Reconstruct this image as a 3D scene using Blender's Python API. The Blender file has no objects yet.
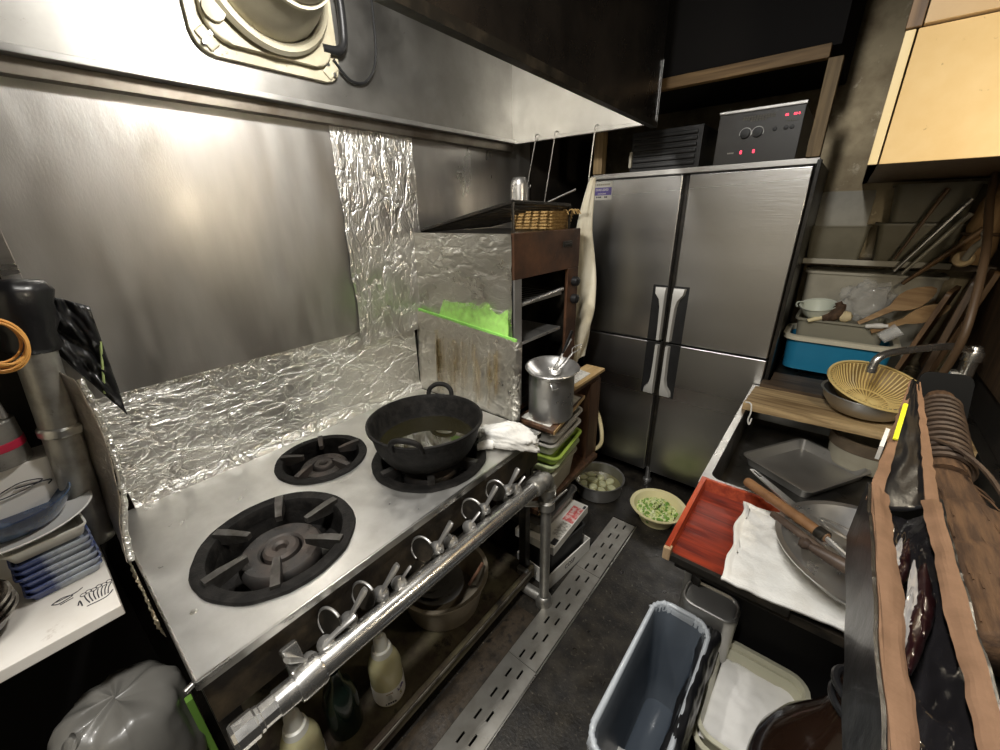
import bpy, bmesh, math, random
from mathutils import Vector, Matrix, noise
random.seed(11)
sc = bpy.context.scene
col = sc.collection
PI = math.pi
V = Vector

# ------------------------------------------------------------------ shape helpers
def spline(pts, n=6):
    """Catmull-Rom resampling of a poly-line."""
    P = [V(p) for p in pts]
    if len(P) < 3: return P
    out = []
    for i in range(len(P) - 1):
        a, b, c, d = P[max(i-1, 0)], P[i], P[i+1], P[min(i+2, len(P)-1)]
        for k in range(n):
            t = k / n
            out.append(0.5*((2*b) + (c-a)*t + (2*a-5*b+4*c-d)*t*t + (3*b-a-3*c+d)*t**3))
    out.append(P[-1])
    return out

def frame(axis):
    """Matrix whose local z runs along axis."""
    z = V(axis).normalized()
    return z.to_track_quat('Z', 'Y').to_matrix().to_4x4()

def put(loc, axis=(0, 0, 1), spin=0):
    return Matrix.Translation(V(loc)) @ frame(axis) @ Matrix.Rotation(spin, 4, 'Z')

def nz(x, y, z=0.0):
    return noise.noise(V((x, y, z)))

class MB:
    def __init__(s): s.bm = bmesh.new()
    def _bev(s, geom_faces, bev, seg):
        if bev <= 0: return
        es = list({e for f in geom_faces for e in f.edges})
        bmesh.ops.bevel(s.bm, geom=es, offset=bev, segments=seg, affect='EDGES', profile=0.5, clamp_overlap=True)
    def box(s, x0, x1, y0, y1, z0, z1, bev=0.0, seg=2, M=None):
        vs = [V((x, y, z)) for x in (x0, x1) for y in (y0, y1) for z in (z0, z1)]
        if M is not None: vs = [M @ v for v in vs]
        b = [s.bm.verts.new(v) for v in vs]
        fs = [s.bm.faces.new([b[i] for i in q]) for q in ((0,1,3,2),(4,6,7,5),(0,4,5,1),(2,3,7,6),(0,2,6,4),(1,5,7,3))]
        s._bev(fs, bev, seg)
        return s
    def cbox(s, c, d, bev=0.0, seg=2, M=None):
        m = Matrix.Translation(V(c)) @ (M if M is not None else Matrix())
        return s.box(-d[0]/2, d[0]/2, -d[1]/2, d[1]/2, -d[2]/2, d[2]/2, bev, seg, m)
    def lathe(s, prof, M=None, n=32, a0=0.0, a1=2*PI, sx=1.0, sy=1.0, wob=None):
        """Turn (r, z) points about local z. r = 0 ends close to a point."""
        M = M if M is not None else Matrix()
        full = abs(a1 - a0 - 2*PI) < 1e-6
        cnt = n if full else n + 1
        rings = []
        for (r, z) in prof:
            if r <= 1e-7:
                rings.append([s.bm.verts.new(M @ V((0, 0, z)))])
            else:
                ring = []
                for i in range(cnt):
                    a = a0 + (a1-a0)*i/n
                    k = wob(a, r, z) if wob else 1.0
                    ring.append(s.bm.verts.new(M @ V((r*k*math.cos(a)*sx, r*k*math.sin(a)*sy, z))))
                rings.append(ring)
        for A, B in zip(rings, rings[1:]):
            m = n if full else n
            for i in range(m):
                j = (i+1) % cnt
                try:
                    if len(A) == 1 and len(B) == 1: break
                    if len(A) == 1: s.bm.faces.new((A[0], B[i], B[j]))
                    elif len(B) == 1: s.bm.faces.new((A[i], A[j], B[0]))
                    else: s.bm.faces.new((A[i], A[j], B[j], B[i]))
                except ValueError: pass
        return s
    def cyl(s, r, a, b, n=24, r2=None, bev=0.0):
        """Solid cylinder / cone from point a to point b."""
        a, b = V(a), V(b); L = (b-a).length
        r2 = r if r2 is None else r2
        if bev > 0: p = [(0, 0), (r-bev, 0), (r, bev), (r2, L-bev), (r2-bev, L), (0, L)]
        else: p = [(0, 0), (r, 0), (r2, L), (0, L)]
        return s.lathe(p, put(a, b-a), n)
    def torus(s, R, r, M, n=32, m=8, a0=0.0, a1=2*PI, sx=1, sy=1):
        M = M if M is not None else Matrix()
        full = abs(a1-a0-2*PI) < 1e-6
        pts = [M @ V((R*math.cos(a0+(a1-a0)*i/n)*sx, R*math.sin(a0+(a1-a0)*i/n)*sy, 0)) for i in range(n if full else n+1)]
        return s.tube(pts, r, m, closed=full)
    def tube(s, pts, r, n=8, closed=False, flat=1.0):
        P = [V(p) for p in pts]; N = len(P)
        R = [r]*N if isinstance(r, (int, float)) else list(r)
        if len(R) != N:
            R = [R[0] + (R[-1]-R[0])*i/(N-1) if len(R) == 2 else R[min(int(i*len(R)/N), len(R)-1)] for i in range(N)]
        T = []
        for i in range(N):
            a = P[(i-1) % N] if (closed or i > 0) else P[i]
            b = P[(i+1) % N] if (closed or i < N-1) else P[i]
            t = b - a
            T.append(t.normalized() if t.length > 1e-9 else V((0, 0, 1)))
        up = V((0, 0, 1)) if abs(T[0].z) < 0.9 else V((1, 0, 0))
        nrm = (up - T[0]*up.dot(T[0])).normalized()
        rings = []
        for i in range(N):
            nrm = nrm - T[i]*nrm.dot(T[i])
            nrm = nrm.normalized() if nrm.length > 1e-9 else T[i].orthogonal().normalized()
            bn = T[i].cross(nrm)
            rings.append([s.bm.verts.new(P[i] + (nrm*math.cos(2*PI*k/n)*flat + bn*math.sin(2*PI*k/n))*R[i]) for k in range(n)])
        m = N if closed else N-1
        for i in range(m):
            A, B = rings[i], rings[(i+1) % N]
            off = 0
            if closed and i == N-1:
                off = min(range(n), key=lambda o: (A[0].co - B[o].co).length)
            for k in range(n):
                try: s.bm.faces.new((A[k], A[(k+1) % n], B[(k+1+off) % n], B[(k+off) % n]))
                except ValueError: pass
        if not closed:
            for ring in (rings[0], rings[-1]):
                try: s.bm.faces.new(ring)
                except ValueError: pass
        return s
    def prism(s, poly, z0, z1, M=None, bev=0.0, seg=2):
        M = M if M is not None else Matrix()
        A = [s.bm.verts.new(M @ V((p[0], p[1], z0))) for p in poly]
        B = [s.bm.verts.new(M @ V((p[0], p[1], z1))) for p in poly]
        n = len(poly)
        fs = [s.bm.faces.new(A[::-1]), s.bm.faces.new(B)]
        for i in range(n):
            fs.append(s.bm.faces.new((A[i], A[(i+1) % n], B[(i+1) % n], B[i])))
        s._bev(fs, bev, seg)
        return s
    def loft(s, loops, cap0=True, cap1=True, close=True):
        rs = [[s.bm.verts.new(V(p)) for p in L] for L in loops]
        n = len(rs[0])
        for A, B in zip(rs, rs[1:]):
            for i in range(n if close else n-1):
                try: s.bm.faces.new((A[i], A[(i+1) % n], B[(i+1) % n], B[i]))
                except ValueError: pass
        if cap0: s.bm.faces.new(rs[0][::-1])
        if cap1: s.bm.faces.new(rs[-1])
        return s
    def grid(s, f, nu, nv):
        g = [[s.bm.verts.new(V(f(i/nu, j/nv))) for j in range(nv+1)] for i in range(nu+1)]
        for i in range(nu):
            for j in range(nv):
                s.bm.faces.new((g[i][j], g[i+1][j], g[i+1][j+1], g[i][j+1]))
        return s
    def holed(s, outer, holes, z0, z1, M=None):
        """Flat plate with holes, between z0 and z1 (top)."""
        M = M if M is not None else Matrix()
        es = []
        for L in [outer] + holes:
            vs = [s.bm.verts.new(V((p[0], p[1], z1))) for p in L]
            es += [s.bm.edges.new((vs[i], vs[(i+1) % len(vs)])) for i in range(len(vs))]
        r = bmesh.ops.triangle_fill(s.bm, use_beauty=True, use_dissolve=False, edges=es, normal=(0, 0, 1))
        fs = [g for g in r['geom'] if isinstance(g, bmesh.types.BMFace)]
        r = bmesh.ops.extrude_face_region(s.bm, geom=fs)
        nv = [g for g in r['geom'] if isinstance(g, bmesh.types.BMVert)]
        for v in nv: v.co.z = z0
        allv = set(nv) | {v for f in fs for v in f.verts}
        for v in allv: v.co = M @ v.co
        return s
    def mesh(s, name, mat, smooth=True, angle=40):
        bmesh.ops.recalc_face_normals(s.bm, faces=s.bm.faces[:])
        me = bpy.data.meshes.new(name)
        s.bm.to_mesh(me); s.bm.free()
        if mat: me.materials.append(mat)
        if smooth:
            for p in me.polygons: p.use_smooth = True
            try: me.set_sharp_from_angle(angle=math.radians(angle))
            except Exception: pass
        return me

WM = {}   # world matrix of every object made (all parts carry an identity local matrix)
def link(name, me, parent=None):
    o = bpy.data.objects.new(name, me); col.objects.link(o)
    if parent is not None:
        o.parent = parent; WM[o.name] = WM[parent.name]
        me.transform(WM[parent.name].inverted())
    else:
        WM[o.name] = Matrix()
    return o

def thing(name, label, cat, loc=(0, 0, 0), rz=0.0, group=None):
    o = bpy.data.objects.new(name, None); col.objects.link(o)
    o.empty_display_size = 0.05
    o.location = loc; o.rotation_euler = (0, 0, rz)
    o['label'] = label; o['category'] = cat
    if group: o['group'] = group
    WM[o.name] = Matrix.Translation(V(loc)) @ Matrix.Rotation(rz, 4, 'Z')
    return o

def part(name, mat, mb, parent, label=None, smooth=True, angle=40, thick=0, sub=0):
    """One mesh object under its thing (or under a part), built in world coordinates."""
    o = link(name, mb.mesh(name, mat, smooth, angle), parent)
    if label: o['label'] = label
    mods(o, thick, sub, smooth and angle == 40)
    return o

def mods(o, thick, sub, wn=False):
    if thick:
        m = o.modifiers.new('thickness', 'SOLIDIFY'); m.thickness = thick; m.offset = 0
    if sub:
        m = o.modifiers.new('smooth', 'SUBSURF'); m.levels = sub; m.render_levels = sub
    if wn:
        m = o.modifiers.new('flat_faces', 'WEIGHTED_NORMAL'); m.keep_sharp = True; m.weight = 80

def solo(name, mat, mb, label, cat, group=None, smooth=True, angle=40, thick=0, sub=0, kind=None):
    """A thing that is a single mesh; its origin is moved to its base."""
    me = mb.mesh(name, mat, smooth, angle)
    xs = [v.co for v in me.vertices]
    c = V(((min(v.x for v in xs)+max(v.x for v in xs))/2, (min(v.y for v in xs)+max(v.y for v in xs))/2, min(v.z for v in xs)))
    o = link(name, me)
    me.transform(Matrix.Translation(-c)); o.location = c; WM[o.name] = Matrix.Translation(c)
    o['label'] = label; o['category'] = cat
    if group: o['group'] = group
    if kind: o['kind'] = kind
    mods(o, thick, sub, smooth and angle == 40)
    return o

def struct(name, mat, mb, smooth=False):
    o = link(name, mb.mesh(name, mat, smooth)); o['kind'] = 'structure'
    return o

def twin(root, loc, rz=None, label=None):
    """A copy of a thing with copies of its parts and sub-parts."""
    r = root.copy(); col.objects.link(r); r.location = loc
    if rz is not None: r.rotation_euler = (0, 0, rz)
    if label: r['label'] = label
    for ch in list(root.children):
        c = ch.copy(); col.objects.link(c); c.parent = r
        for g in list(ch.children):
            d = g.copy(); col.objects.link(d); d.parent = c
    WM[r.name] = Matrix.Translation(V(loc)) @ Matrix.Rotation(r.rotation_euler.z, 4, 'Z')
    return r

def lettering(text, size, M, mat, parent, name='lettering', depth=0.0004, align='CENTER', squash=1.0):
    cu = bpy.data.curves.new(name, 'FONT'); cu.body = text; cu.size = size; cu.extrude = depth
    cu.align_x = align; cu.align_y = 'CENTER'; cu.space_line = 0.9
    t = bpy.data.objects.new(name, cu); col.objects.link(t)
    dg = bpy.context.evaluated_depsgraph_get()
    me = bpy.data.meshes.new_from_object(t.evaluated_get(dg))
    bpy.data.objects.remove(t); bpy.data.curves.remove(cu)
    me.transform(M @ Matrix.Diagonal((squash, 1, 1, 1)))
    me.materials.clear(); me.materials.append(mat)
    return link(name, me, parent)

def basis(o, x, y):
    """Matrix from origin and two in-plane directions (text baseline x, up y)."""
    x = V(x).normalized(); y = V(y); y = (y - x*y.dot(x)).normalized(); z = x.cross(y)
    m = Matrix((x, y, z)).transposed().to_4x4(); m.translation = V(o)
    return m

def rrect(w, d, r, n=5, cx=0.0, cy=0.0, rz=0.0):
    out = []
    for (sx, sy, a0) in ((1, 1, 0), (-1, 1, PI/2), (-1, -1, PI), (1, -1, 1.5*PI)):
        for i in range(n+1):
            a = a0 + (PI/2)*i/n
            x = sx*(w/2-r) + r*math.cos(a); y = sy*(d/2-r) + r*math.sin(a)
            out.append((cx + x*math.cos(rz) - y*math.sin(rz), cy + x*math.sin(rz) + y*math.cos(rz)))
    return out

def circle(r, n=48, cx=0.0, cy=0.0, a=0.0):
    return [(cx + r*math.cos(a+2*PI*i/n), cy + r*math.sin(a+2*PI*i/n)) for i in range(n)]

def tub(mb, w, d, h, r, t, taper, lip, lip_t, c, rz, n=5, floor_t=None):
    """Open tray/tub with wall thickness, rounded corners, flared sides and a rim."""
    cx, cy, z = c
    L = lambda ww, dd, rr, zz: [(x, y, zz) for (x, y) in rrect(ww, dd, max(rr, 0.002), n, cx, cy, rz)]
    ft = floor_t or t
    loops = [L(w-2*taper, d-2*taper, r*0.8, z), L(w-2*taper*0.1, d-2*taper*0.1, r, z+h-lip_t), L(w+2*lip, d+2*lip, r+lip, z+h-lip_t),
             L(w+2*lip, d+2*lip, r+lip, z+h), L(w-2*t, d-2*t, r-t, z+h), L(w-2*taper-2*t, d-2*taper-2*t, r*0.8-t, z+ft)]
    mb.loft(loops)
    return mb

# ------------------------------------------------------------------ materials
def mat(name, c, rough=0.5, metal=0.0, c2=None, cs=6.0, cdist=(0.4, 0.65), bump=0.0, bs=60.0, rvar=0.0, rs=8.0, stretch=(1, 1, 1),
        spots=None, trans=0.0, ior=1.45, coat=0.0, emit=None, es=1.0, alpha=1.0, sheen=0.0, sss=0.0, aniso=0.0, detail=6.0):
    m = bpy.data.materials.new(name); m.use_nodes = True
    nt = m.node_tree; N = nt.nodes; L = nt.links
    b = N['Principled BSDF']
    b.inputs['Base Color'].default_value = (*c, 1); b.inputs['Roughness'].default_value = rough
    b.inputs['Metallic'].default_value = metal; b.inputs['IOR'].default_value = ior
    b.inputs['Transmission Weight'].default_value = trans; b.inputs['Coat Weight'].default_value = coat
    b.inputs['Alpha'].default_value = alpha; b.inputs['Anisotropic'].default_value = aniso
    if sheen: b.inputs['Sheen Weight'].default_value = sheen
    if sss:
        b.inputs['Subsurface Weight'].default_value = sss; b.inputs['Subsurface Radius'].default_value = (0.01, 0.008, 0.005)
    if emit: b.inputs['Emission Color'].default_value = (*emit, 1); b.inputs['Emission Strength'].default_value = es
    tc = N.new('ShaderNodeTexCoord'); mp = N.new('ShaderNodeMapping'); mp.inputs['Scale'].default_value = stretch
    L.new(tc.outputs['Object'], mp.inputs['Vector'])
    def nzt(scale, det=detail, rgh=0.6, vec=mp):
        n = N.new('ShaderNodeTexNoise'); n.inputs['Scale'].default_value = scale; n.inputs['Detail'].default_value = det
        n.inputs['Roughness'].default_value = rgh; L.new(vec.outputs['Vector'], n.inputs['Vector']); return n
    colour = None
    if c2 is not None:
        n = nzt(cs); r = N.new('ShaderNodeValToRGB')
        r.color_ramp.elements[0].position = cdist[0]; r.color_ramp.elements[1].position = cdist[1]
        r.color_ramp.elements[0].color = (*c, 1); r.color_ramp.elements[1].color = (*c2, 1)
        L.new(n.outputs['Fac'], r.inputs['Fac']); colour = r.outputs['Color']
    if spots:
        sc_, lo, hi, scale = spots[0], spots[1], spots[2], spots[3]
        n = nzt(scale, 8.0, 0.7, tc if False else mp); r = N.new('ShaderNodeValToRGB')
        r.color_ramp.elements[0].position = lo; r.color_ramp.elements[1].position = hi
        r.color_ramp.elements[0].color = (0, 0, 0, 1); r.color_ramp.elements[1].color = (1, 1, 1, 1)
        L.new(n.outputs['Fac'], r.inputs['Fac'])
        mx = N.new('ShaderNodeMix'); mx.data_type = 'RGBA'
        L.new(r.outputs['Color'], mx.inputs[0])
        if colour: L.new(colour, mx.inputs[6])
        else: mx.inputs[6].default_value = (*c, 1)
        mx.inputs[7].default_value = (*sc_, 1); colour = mx.outputs[2]
        if len(spots) > 4:      # the spots are not metal
            mm = N.new('ShaderNodeMath'); mm.operation = 'MULTIPLY_ADD'
            L.new(r.outputs['Color'], mm.inputs[0]); mm.inputs[1].default_value = -metal*spots[4]; mm.inputs[2].default_value = metal
            L.new(mm.outputs[0], b.inputs['Metallic'])
    if colour: L.new(colour, b.inputs['Base Color'])
    if rvar:
        n = nzt(rs); mr = N.new('ShaderNodeMapRange')
        mr.inputs['From Min'].default_value = 0.3; mr.inputs['From Max'].default_value = 0.7
        mr.inputs['To Min'].default_value = max(rough-rvar, 0.03); mr.inputs['To Max'].default_value = min(rough+rvar, 1)
        L.new(n.outputs['Fac'], mr.inputs['Value']); L.new(mr.outputs['Result'], b.inputs['Roughness'])
    if bump:
        n = nzt(bs); bp = N.new('ShaderNodeBump'); bp.inputs['Strength'].default_value = bump; bp.inputs['Distance'].default_value = 0.002
        L.new(n.outputs['Fac'], bp.inputs['Height']); L.new(bp.outputs['Normal'], b.inputs['Normal'])
    return m

def foil_mat(name, c=(0.78, 0.77, 0.73), rough=0.24, strength=0.7, sc_=(1, 1, 1), big=9, stain=None):
    """Crumpled aluminium foil: creases from stretched, warped cell edges."""
    m = mat(name, c, rough, 1.0, rvar=0.1, rs=10, spots=stain)
    nt = m.node_tree; N = nt.nodes; L = nt.links; b = N['Principled BSDF']
    tc = N.new('ShaderNodeTexCoord'); mp = N.new('ShaderNodeMapping'); mp.inputs['Scale'].default_value = sc_
    L.new(tc.outputs['Object'], mp.inputs['Vector'])
    w = N.new('ShaderNodeTexNoise'); w.inputs['Scale'].default_value = 7; w.inputs['Detail'].default_value = 5
    L.new(mp.outputs['Vector'], w.inputs['Vector'])
    ad = N.new('ShaderNodeVectorMath'); ad.operation = 'MULTIPLY_ADD'; ad.inputs[1].default_value = (0.16, 0.16, 0.16)
    L.new(w.outputs['Color'], ad.inputs[0]); L.new(mp.outputs['Vector'], ad.inputs[2])
    hs = []
    for s_, k in ((big, 1.0), (big*2.3, 0.55), (big*5.5, 0.25)):
        v = N.new('ShaderNodeTexVoronoi'); v.feature = 'DISTANCE_TO_EDGE'; v.inputs['Scale'].default_value = s_
        L.new(ad.outputs[0], v.inputs['Vector'])
        mr = N.new('ShaderNodeMapRange'); mr.inputs['From Max'].default_value = 0.09; mr.inputs['To Max'].default_value = k
        L.new(v.outputs['Distance'], mr.inputs['Value']); hs.append(mr.outputs['Result'])
    n2 = N.new('ShaderNodeTexNoise'); n2.inputs['Scale'].default_value = big*1.4; n2.inputs['Detail'].default_value = 8
    L.new(mp.outputs['Vector'], n2.inputs['Vector'])
    acc = n2.outputs['Fac']
    for h in hs:
        a = N.new('ShaderNodeMath'); a.operation = 'ADD'; L.new(acc, a.inputs[0]); L.new(h, a.inputs[1]); acc = a.outputs[0]
    bp = N.new('ShaderNodeBump'); bp.inputs['Strength'].default_value = strength; bp.inputs['Distance'].default_value = 0.0045
    L.new(acc, bp.inputs['Height']); L.new(bp.outputs['Normal'], b.inputs['Normal'])
    return m

def wood_mat(name, c, c2, scale=3.0, along='X', rough=0.55, bump=0.3, coat=0.0):
    m = bpy.data.materials.new(name); m.use_nodes = True
    nt = m.node_tree; N = nt.nodes; L = nt.links; b = N['Principled BSDF']
    b.inputs['Roughness'].default_value = rough; b.inputs['Coat Weight'].default_value = coat
    tc = N.new('ShaderNodeTexCoord'); mp = N.new('ShaderNodeMapping')
    k = {'X': (1, 14, 14), 'Y': (14, 1, 14), 'Z': (14, 14, 1)}[along]
    mp.inputs['Scale'].default_value = k
    L.new(tc.outputs['Object'], mp.inputs['Vector'])
    n = N.new('ShaderNodeTexNoise'); n.inputs['Scale'].default_value = scale; n.inputs['Detail'].default_value = 8; n.inputs['Distortion'].default_value = 0.8
    L.new(mp.outputs['Vector'], n.inputs['Vector'])
    r = N.new('ShaderNodeValToRGB'); r.color_ramp.elements[0].position = 0.35; r.color_ramp.elements[1].position = 0.68
    r.color_ramp.elements[0].color = (*c, 1); r.color_ramp.elements[1].color = (*c2, 1)
    L.new(n.outputs['Fac'], r.inputs['Fac']); L.new(r.outputs['Color'], b.inputs['Base Color'])
    bp = N.new('ShaderNodeBump'); bp.inputs['Strength'].default_value = bump; bp.inputs['Distance'].default_value = 0.002
    L.new(n.outputs['Fac'], bp.inputs['Height']); L.new(bp.outputs['Normal'], b.inputs['Normal'])
    return m

M = {}
M['steel'] = mat('brushed_steel', (0.50, 0.485, 0.455), 0.30, 1.0, c2=(0.40, 0.385, 0.355), cs=3.5, bump=0.08, bs=9, rvar=0.10, rs=5, stretch=(1, 1, 6))
M['panel'] = mat('worn_backsplash_steel', (0.56, 0.545, 0.515), 0.40, 0.95, c2=(0.40, 0.385, 0.36), cs=4.5, cdist=(0.36, 0.70), bump=0.16, bs=260, rvar=0.16, rs=5, stretch=(1, 1.0, 0.30), detail=4)
M['hood'] = mat('hood_steel', (0.37, 0.36, 0.335), 0.46, 1.0, c2=(0.27, 0.26, 0.24), cs=3, bump=0.06, bs=7, rvar=0.12, rs=4, spots=((0.10, 0.08, 0.06), 0.66, 0.78, 22))
M['hood_black'] = mat('sooty_hood_face', (0.022, 0.019, 0.017), 0.30, 0.6, c2=(0.045, 0.038, 0.032), cs=4, rvar=0.12, rs=6, spots=((0.35, 0.32, 0.27), 0.74, 0.78, 60))
M['fridge'] = mat('fridge_door_steel', (0.50, 0.495, 0.485), 0.30, 1.0, c2=(0.40, 0.395, 0.385), cs=3, bump=0.16, bs=330, rvar=0.07, rs=4, stretch=(0.02, 1, 1), detail=1)
M['stove'] = mat('worn_stove_top_steel', (0.66, 0.65, 0.62), 0.36, 0.85, c2=(0.52, 0.51, 0.48), cs=6, bump=0.05, bs=20, rvar=0.10, rs=14, spots=((0.35, 0.29, 0.20), 0.68, 0.82, 16))
M['chrome'] = mat('polished_pipe_steel', (0.78, 0.77, 0.74), 0.25, 0.95, rvar=0.05, rs=20)
M['pipe'] = mat('galvanised_pipe', (0.42, 0.41, 0.38), 0.42, 0.8, c2=(0.27, 0.26, 0.23), cs=14, bump=0.15, bs=80, spots=((0.12, 0.09, 0.06), 0.64, 0.74, 30))
M['ware'] = mat('stainless_kitchenware', (0.68, 0.67, 0.65), 0.33, 0.93, rvar=0.08, rs=14)
M['ware_dull'] = mat('dull_stainless', (0.44, 0.43, 0.41), 0.40, 0.85, rvar=0.1, rs=12, spots=((0.12, 0.10, 0.08), 0.64, 0.76, 20))
M['iron'] = mat('sooty_cast_iron', (0.008, 0.0075, 0.007), 0.60, 0.0, c2=(0.018, 0.0165, 0.015), cs=30, bump=0.9, bs=120, ior=1.22)
M['burner'] = mat('rusty_burner_iron', (0.045, 0.043, 0.041), 0.55, 0.5, c2=(0.085, 0.068, 0.058), cs=12, bump=0.4, bs=90)
M['prong'] = mat('worn_prong_iron', (0.11, 0.105, 0.098), 0.42, 0.8, c2=(0.05, 0.045, 0.04), cs=20, bump=0.2, bs=70)
M['black_metal'] = mat('greasy_black_metal', (0.018, 0.016, 0.013), 0.38, 0.3, c2=(0.06, 0.048, 0.034), cs=14, cdist=(0.5, 0.75), bump=0.25, bs=60)
M['black'] = mat('black_plastic', (0.009, 0.009, 0.0095), 0.45, 0.0, c2=(0.014, 0.014, 0.014), cs=20)
M['vinyl'] = mat('shiny_black_vinyl', (0.009, 0.009, 0.010), 0.34, 0.0, bump=0.8, bs=30, coat=0.1)
M['void'] = mat('void_black', (0.006, 0.005, 0.005), 0.85)  # near-black for hollows; stands in for shade on the dark fill panels
M['foil'] = foil_mat('crumpled_foil', (0.84, 0.83, 0.79), 0.38, strength=0.75, sc_=(1, 0.7, 1.3), big=8)
M['foil_v'] = foil_mat('draped_foil', (0.86, 0.85, 0.82), 0.36, strength=0.8, sc_=(1, 1.5, 0.6), big=7)
M['foil_b'] = foil_mat('greasy_foil', (0.72, 0.70, 0.63), 0.30, 0.5, (1.3, 1, 1), 7)
M['white_plastic'] = mat('white_plastic', (0.74, 0.72, 0.68), 0.4, c2=(0.66, 0.64, 0.58), cs=10)
M['cream'] = mat('cream_plastic', (0.80, 0.70, 0.42), 0.42, c2=(0.74, 0.63, 0.36), cs=9)
M['greybeige'] = mat('clouded_plastic', (0.50, 0.47, 0.38), 0.42, c2=(0.42, 0.39, 0.31), cs=9)
M['clear'] = mat('clear_plastic', (0.93, 0.94, 0.93), 0.12, trans=0.9, ior=1.25, bump=0.4, bs=30)
M['paper'] = mat('white_paper', (0.80, 0.78, 0.74), 0.75, bump=0.25, bs=14)
M['cloth'] = mat('white_cotton', (0.74, 0.73, 0.69), 0.9, c2=(0.64, 0.62, 0.57), cs=14, bump=0.8, bs=160, sheen=0.3)
M['cream_cloth'] = mat('cream_cotton', (0.80, 0.74, 0.58), 0.9, c2=(0.68, 0.60, 0.42), cs=9, bump=0.6, bs=260, sheen=0.3)
M['ink'] = mat('dark_ink', (0.03, 0.03, 0.035), 0.7)
M['red_ink'] = mat('red_ink', (0.62, 0.06, 0.05), 0.6)
M['brass_white'] = mat('screw_steel', (0.75, 0.74, 0.70), 0.28, 1.0)
# ------------------------------------------------------------------ camera (f = 400 px on 1000 px)
cam = bpy.data.cameras.new('camera'); co = bpy.data.objects.new('camera', cam); col.objects.link(co)
cam.sensor_fit = 'HORIZONTAL'; cam.sensor_width = 36.0; cam.lens = 36.0*400/1000; cam.clip_start = 0.02
yaw, pit, rol = math.radians(39.65), math.radians(22.0), math.radians(-1.3)
fw = V((-math.sin(yaw)*math.cos(pit), math.cos(yaw)*math.cos(pit), -math.sin(pit)))
r0 = V((math.cos(yaw), math.sin(yaw), 0)); u0 = r0.cross(fw)
rr = r0*math.cos(rol) + u0*math.sin(rol); uu = -r0*math.sin(rol) + u0*math.cos(rol)
cm = Matrix((rr, uu, -fw)).transposed().to_4x4(); cm.translation = V((0, 0, 1.6))
co.matrix_world = cm
sc.camera = co
sc.view_settings.view_transform = 'Standard'; sc.view_settings.look = 'None'
sc.view_settings.gamma = 1.0; sc.view_settings.use_curve_mapping = False
sc.view_settings.exposure = 0.25

# ------------------------------------------------------------------ room shell
m_floor = mat('greasy_dark_floor', (0.012, 0.0105, 0.009), 0.40, c2=(0.032, 0.027, 0.020), cs=14, bump=0.8, bs=90, rvar=0.15, rs=10, spots=((0.17, 0.145, 0.11), 0.58, 0.76, 70))
m_grime = mat('grimy_floor_edge', (0.022, 0.017, 0.012), 0.5, c2=(0.085, 0.062, 0.04), cs=14, bump=0.8, bs=60, spots=((0.012, 0.010, 0.008), 0.52, 0.62, 14))
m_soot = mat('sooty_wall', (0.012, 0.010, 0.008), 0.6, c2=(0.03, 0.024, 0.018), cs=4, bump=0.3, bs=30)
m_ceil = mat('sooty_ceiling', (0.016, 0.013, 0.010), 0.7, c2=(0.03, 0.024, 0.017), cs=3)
m_back = mat('stained_steel_wall', (0.24, 0.20, 0.13), 0.42, 0.8, c2=(0.10, 0.075, 0.045), cs=5, bump=0.2, bs=20, spots=((0.45, 0.40, 0.30), 0.60, 0.72, 12, 0.6))
m_cream = mat('aged_cream_wall', (0.62, 0.55, 0.42), 0.6)
X0, X1, Y0, Y1, ZC = -1.50, 0.56, -1.5, 2.95, 2.62
# floor with the channel cut out, so the drain has depth
bmf = MB()
bmf.holed([(X0, Y0), (X1, Y0), (X1, Y1), (X0, Y1)], [[(-0.665, -0.35), (-0.53, -0.35), (-0.53, 1.78), (-0.665, 1.78)]], -0.12, 0.0)
struct('floor', m_floor, bmf)
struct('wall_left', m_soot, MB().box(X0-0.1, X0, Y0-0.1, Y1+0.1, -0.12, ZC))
struct('wall_back', m_back, MB().box(X0, X1, Y1, Y1+0.1, -0.12, ZC))
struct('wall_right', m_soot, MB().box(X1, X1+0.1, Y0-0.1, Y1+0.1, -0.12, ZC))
struct('wall_front', m_cream, MB().box(X0, X1, Y0-0.1, Y0, -0.12, ZC))
struct('trim_dark_fill', M['void'], MB().box(-1.12, -0.165, 2.21, Y1, 2.165, ZC))  # added black block that keeps the space above the refrigerator dark
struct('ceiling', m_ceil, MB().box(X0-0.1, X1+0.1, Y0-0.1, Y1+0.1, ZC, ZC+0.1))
# drain channel lining, dark
ch = MB(); ch.box(-0.67, -0.525, -0.36, 1.79, -0.13, -0.11)
struct('trim_drain_channel', M['void'], ch)
# raised grimy mortar strip between the range and the drain
g = MB()
def fg(u, v):
    x = -0.76 + u*0.095; y = 0.0 + v*1.0
    e = min(u, 1-u, v*6, (1-v)*6)
    return (x, y, 0.001 + 0.012*min(1, e*5)*(0.6+0.5*nz(x*14, y*9, 3)))
g.grid(fg, 10, 60)
struct('trim_mortar_edge', m_grime, g, True)

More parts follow.
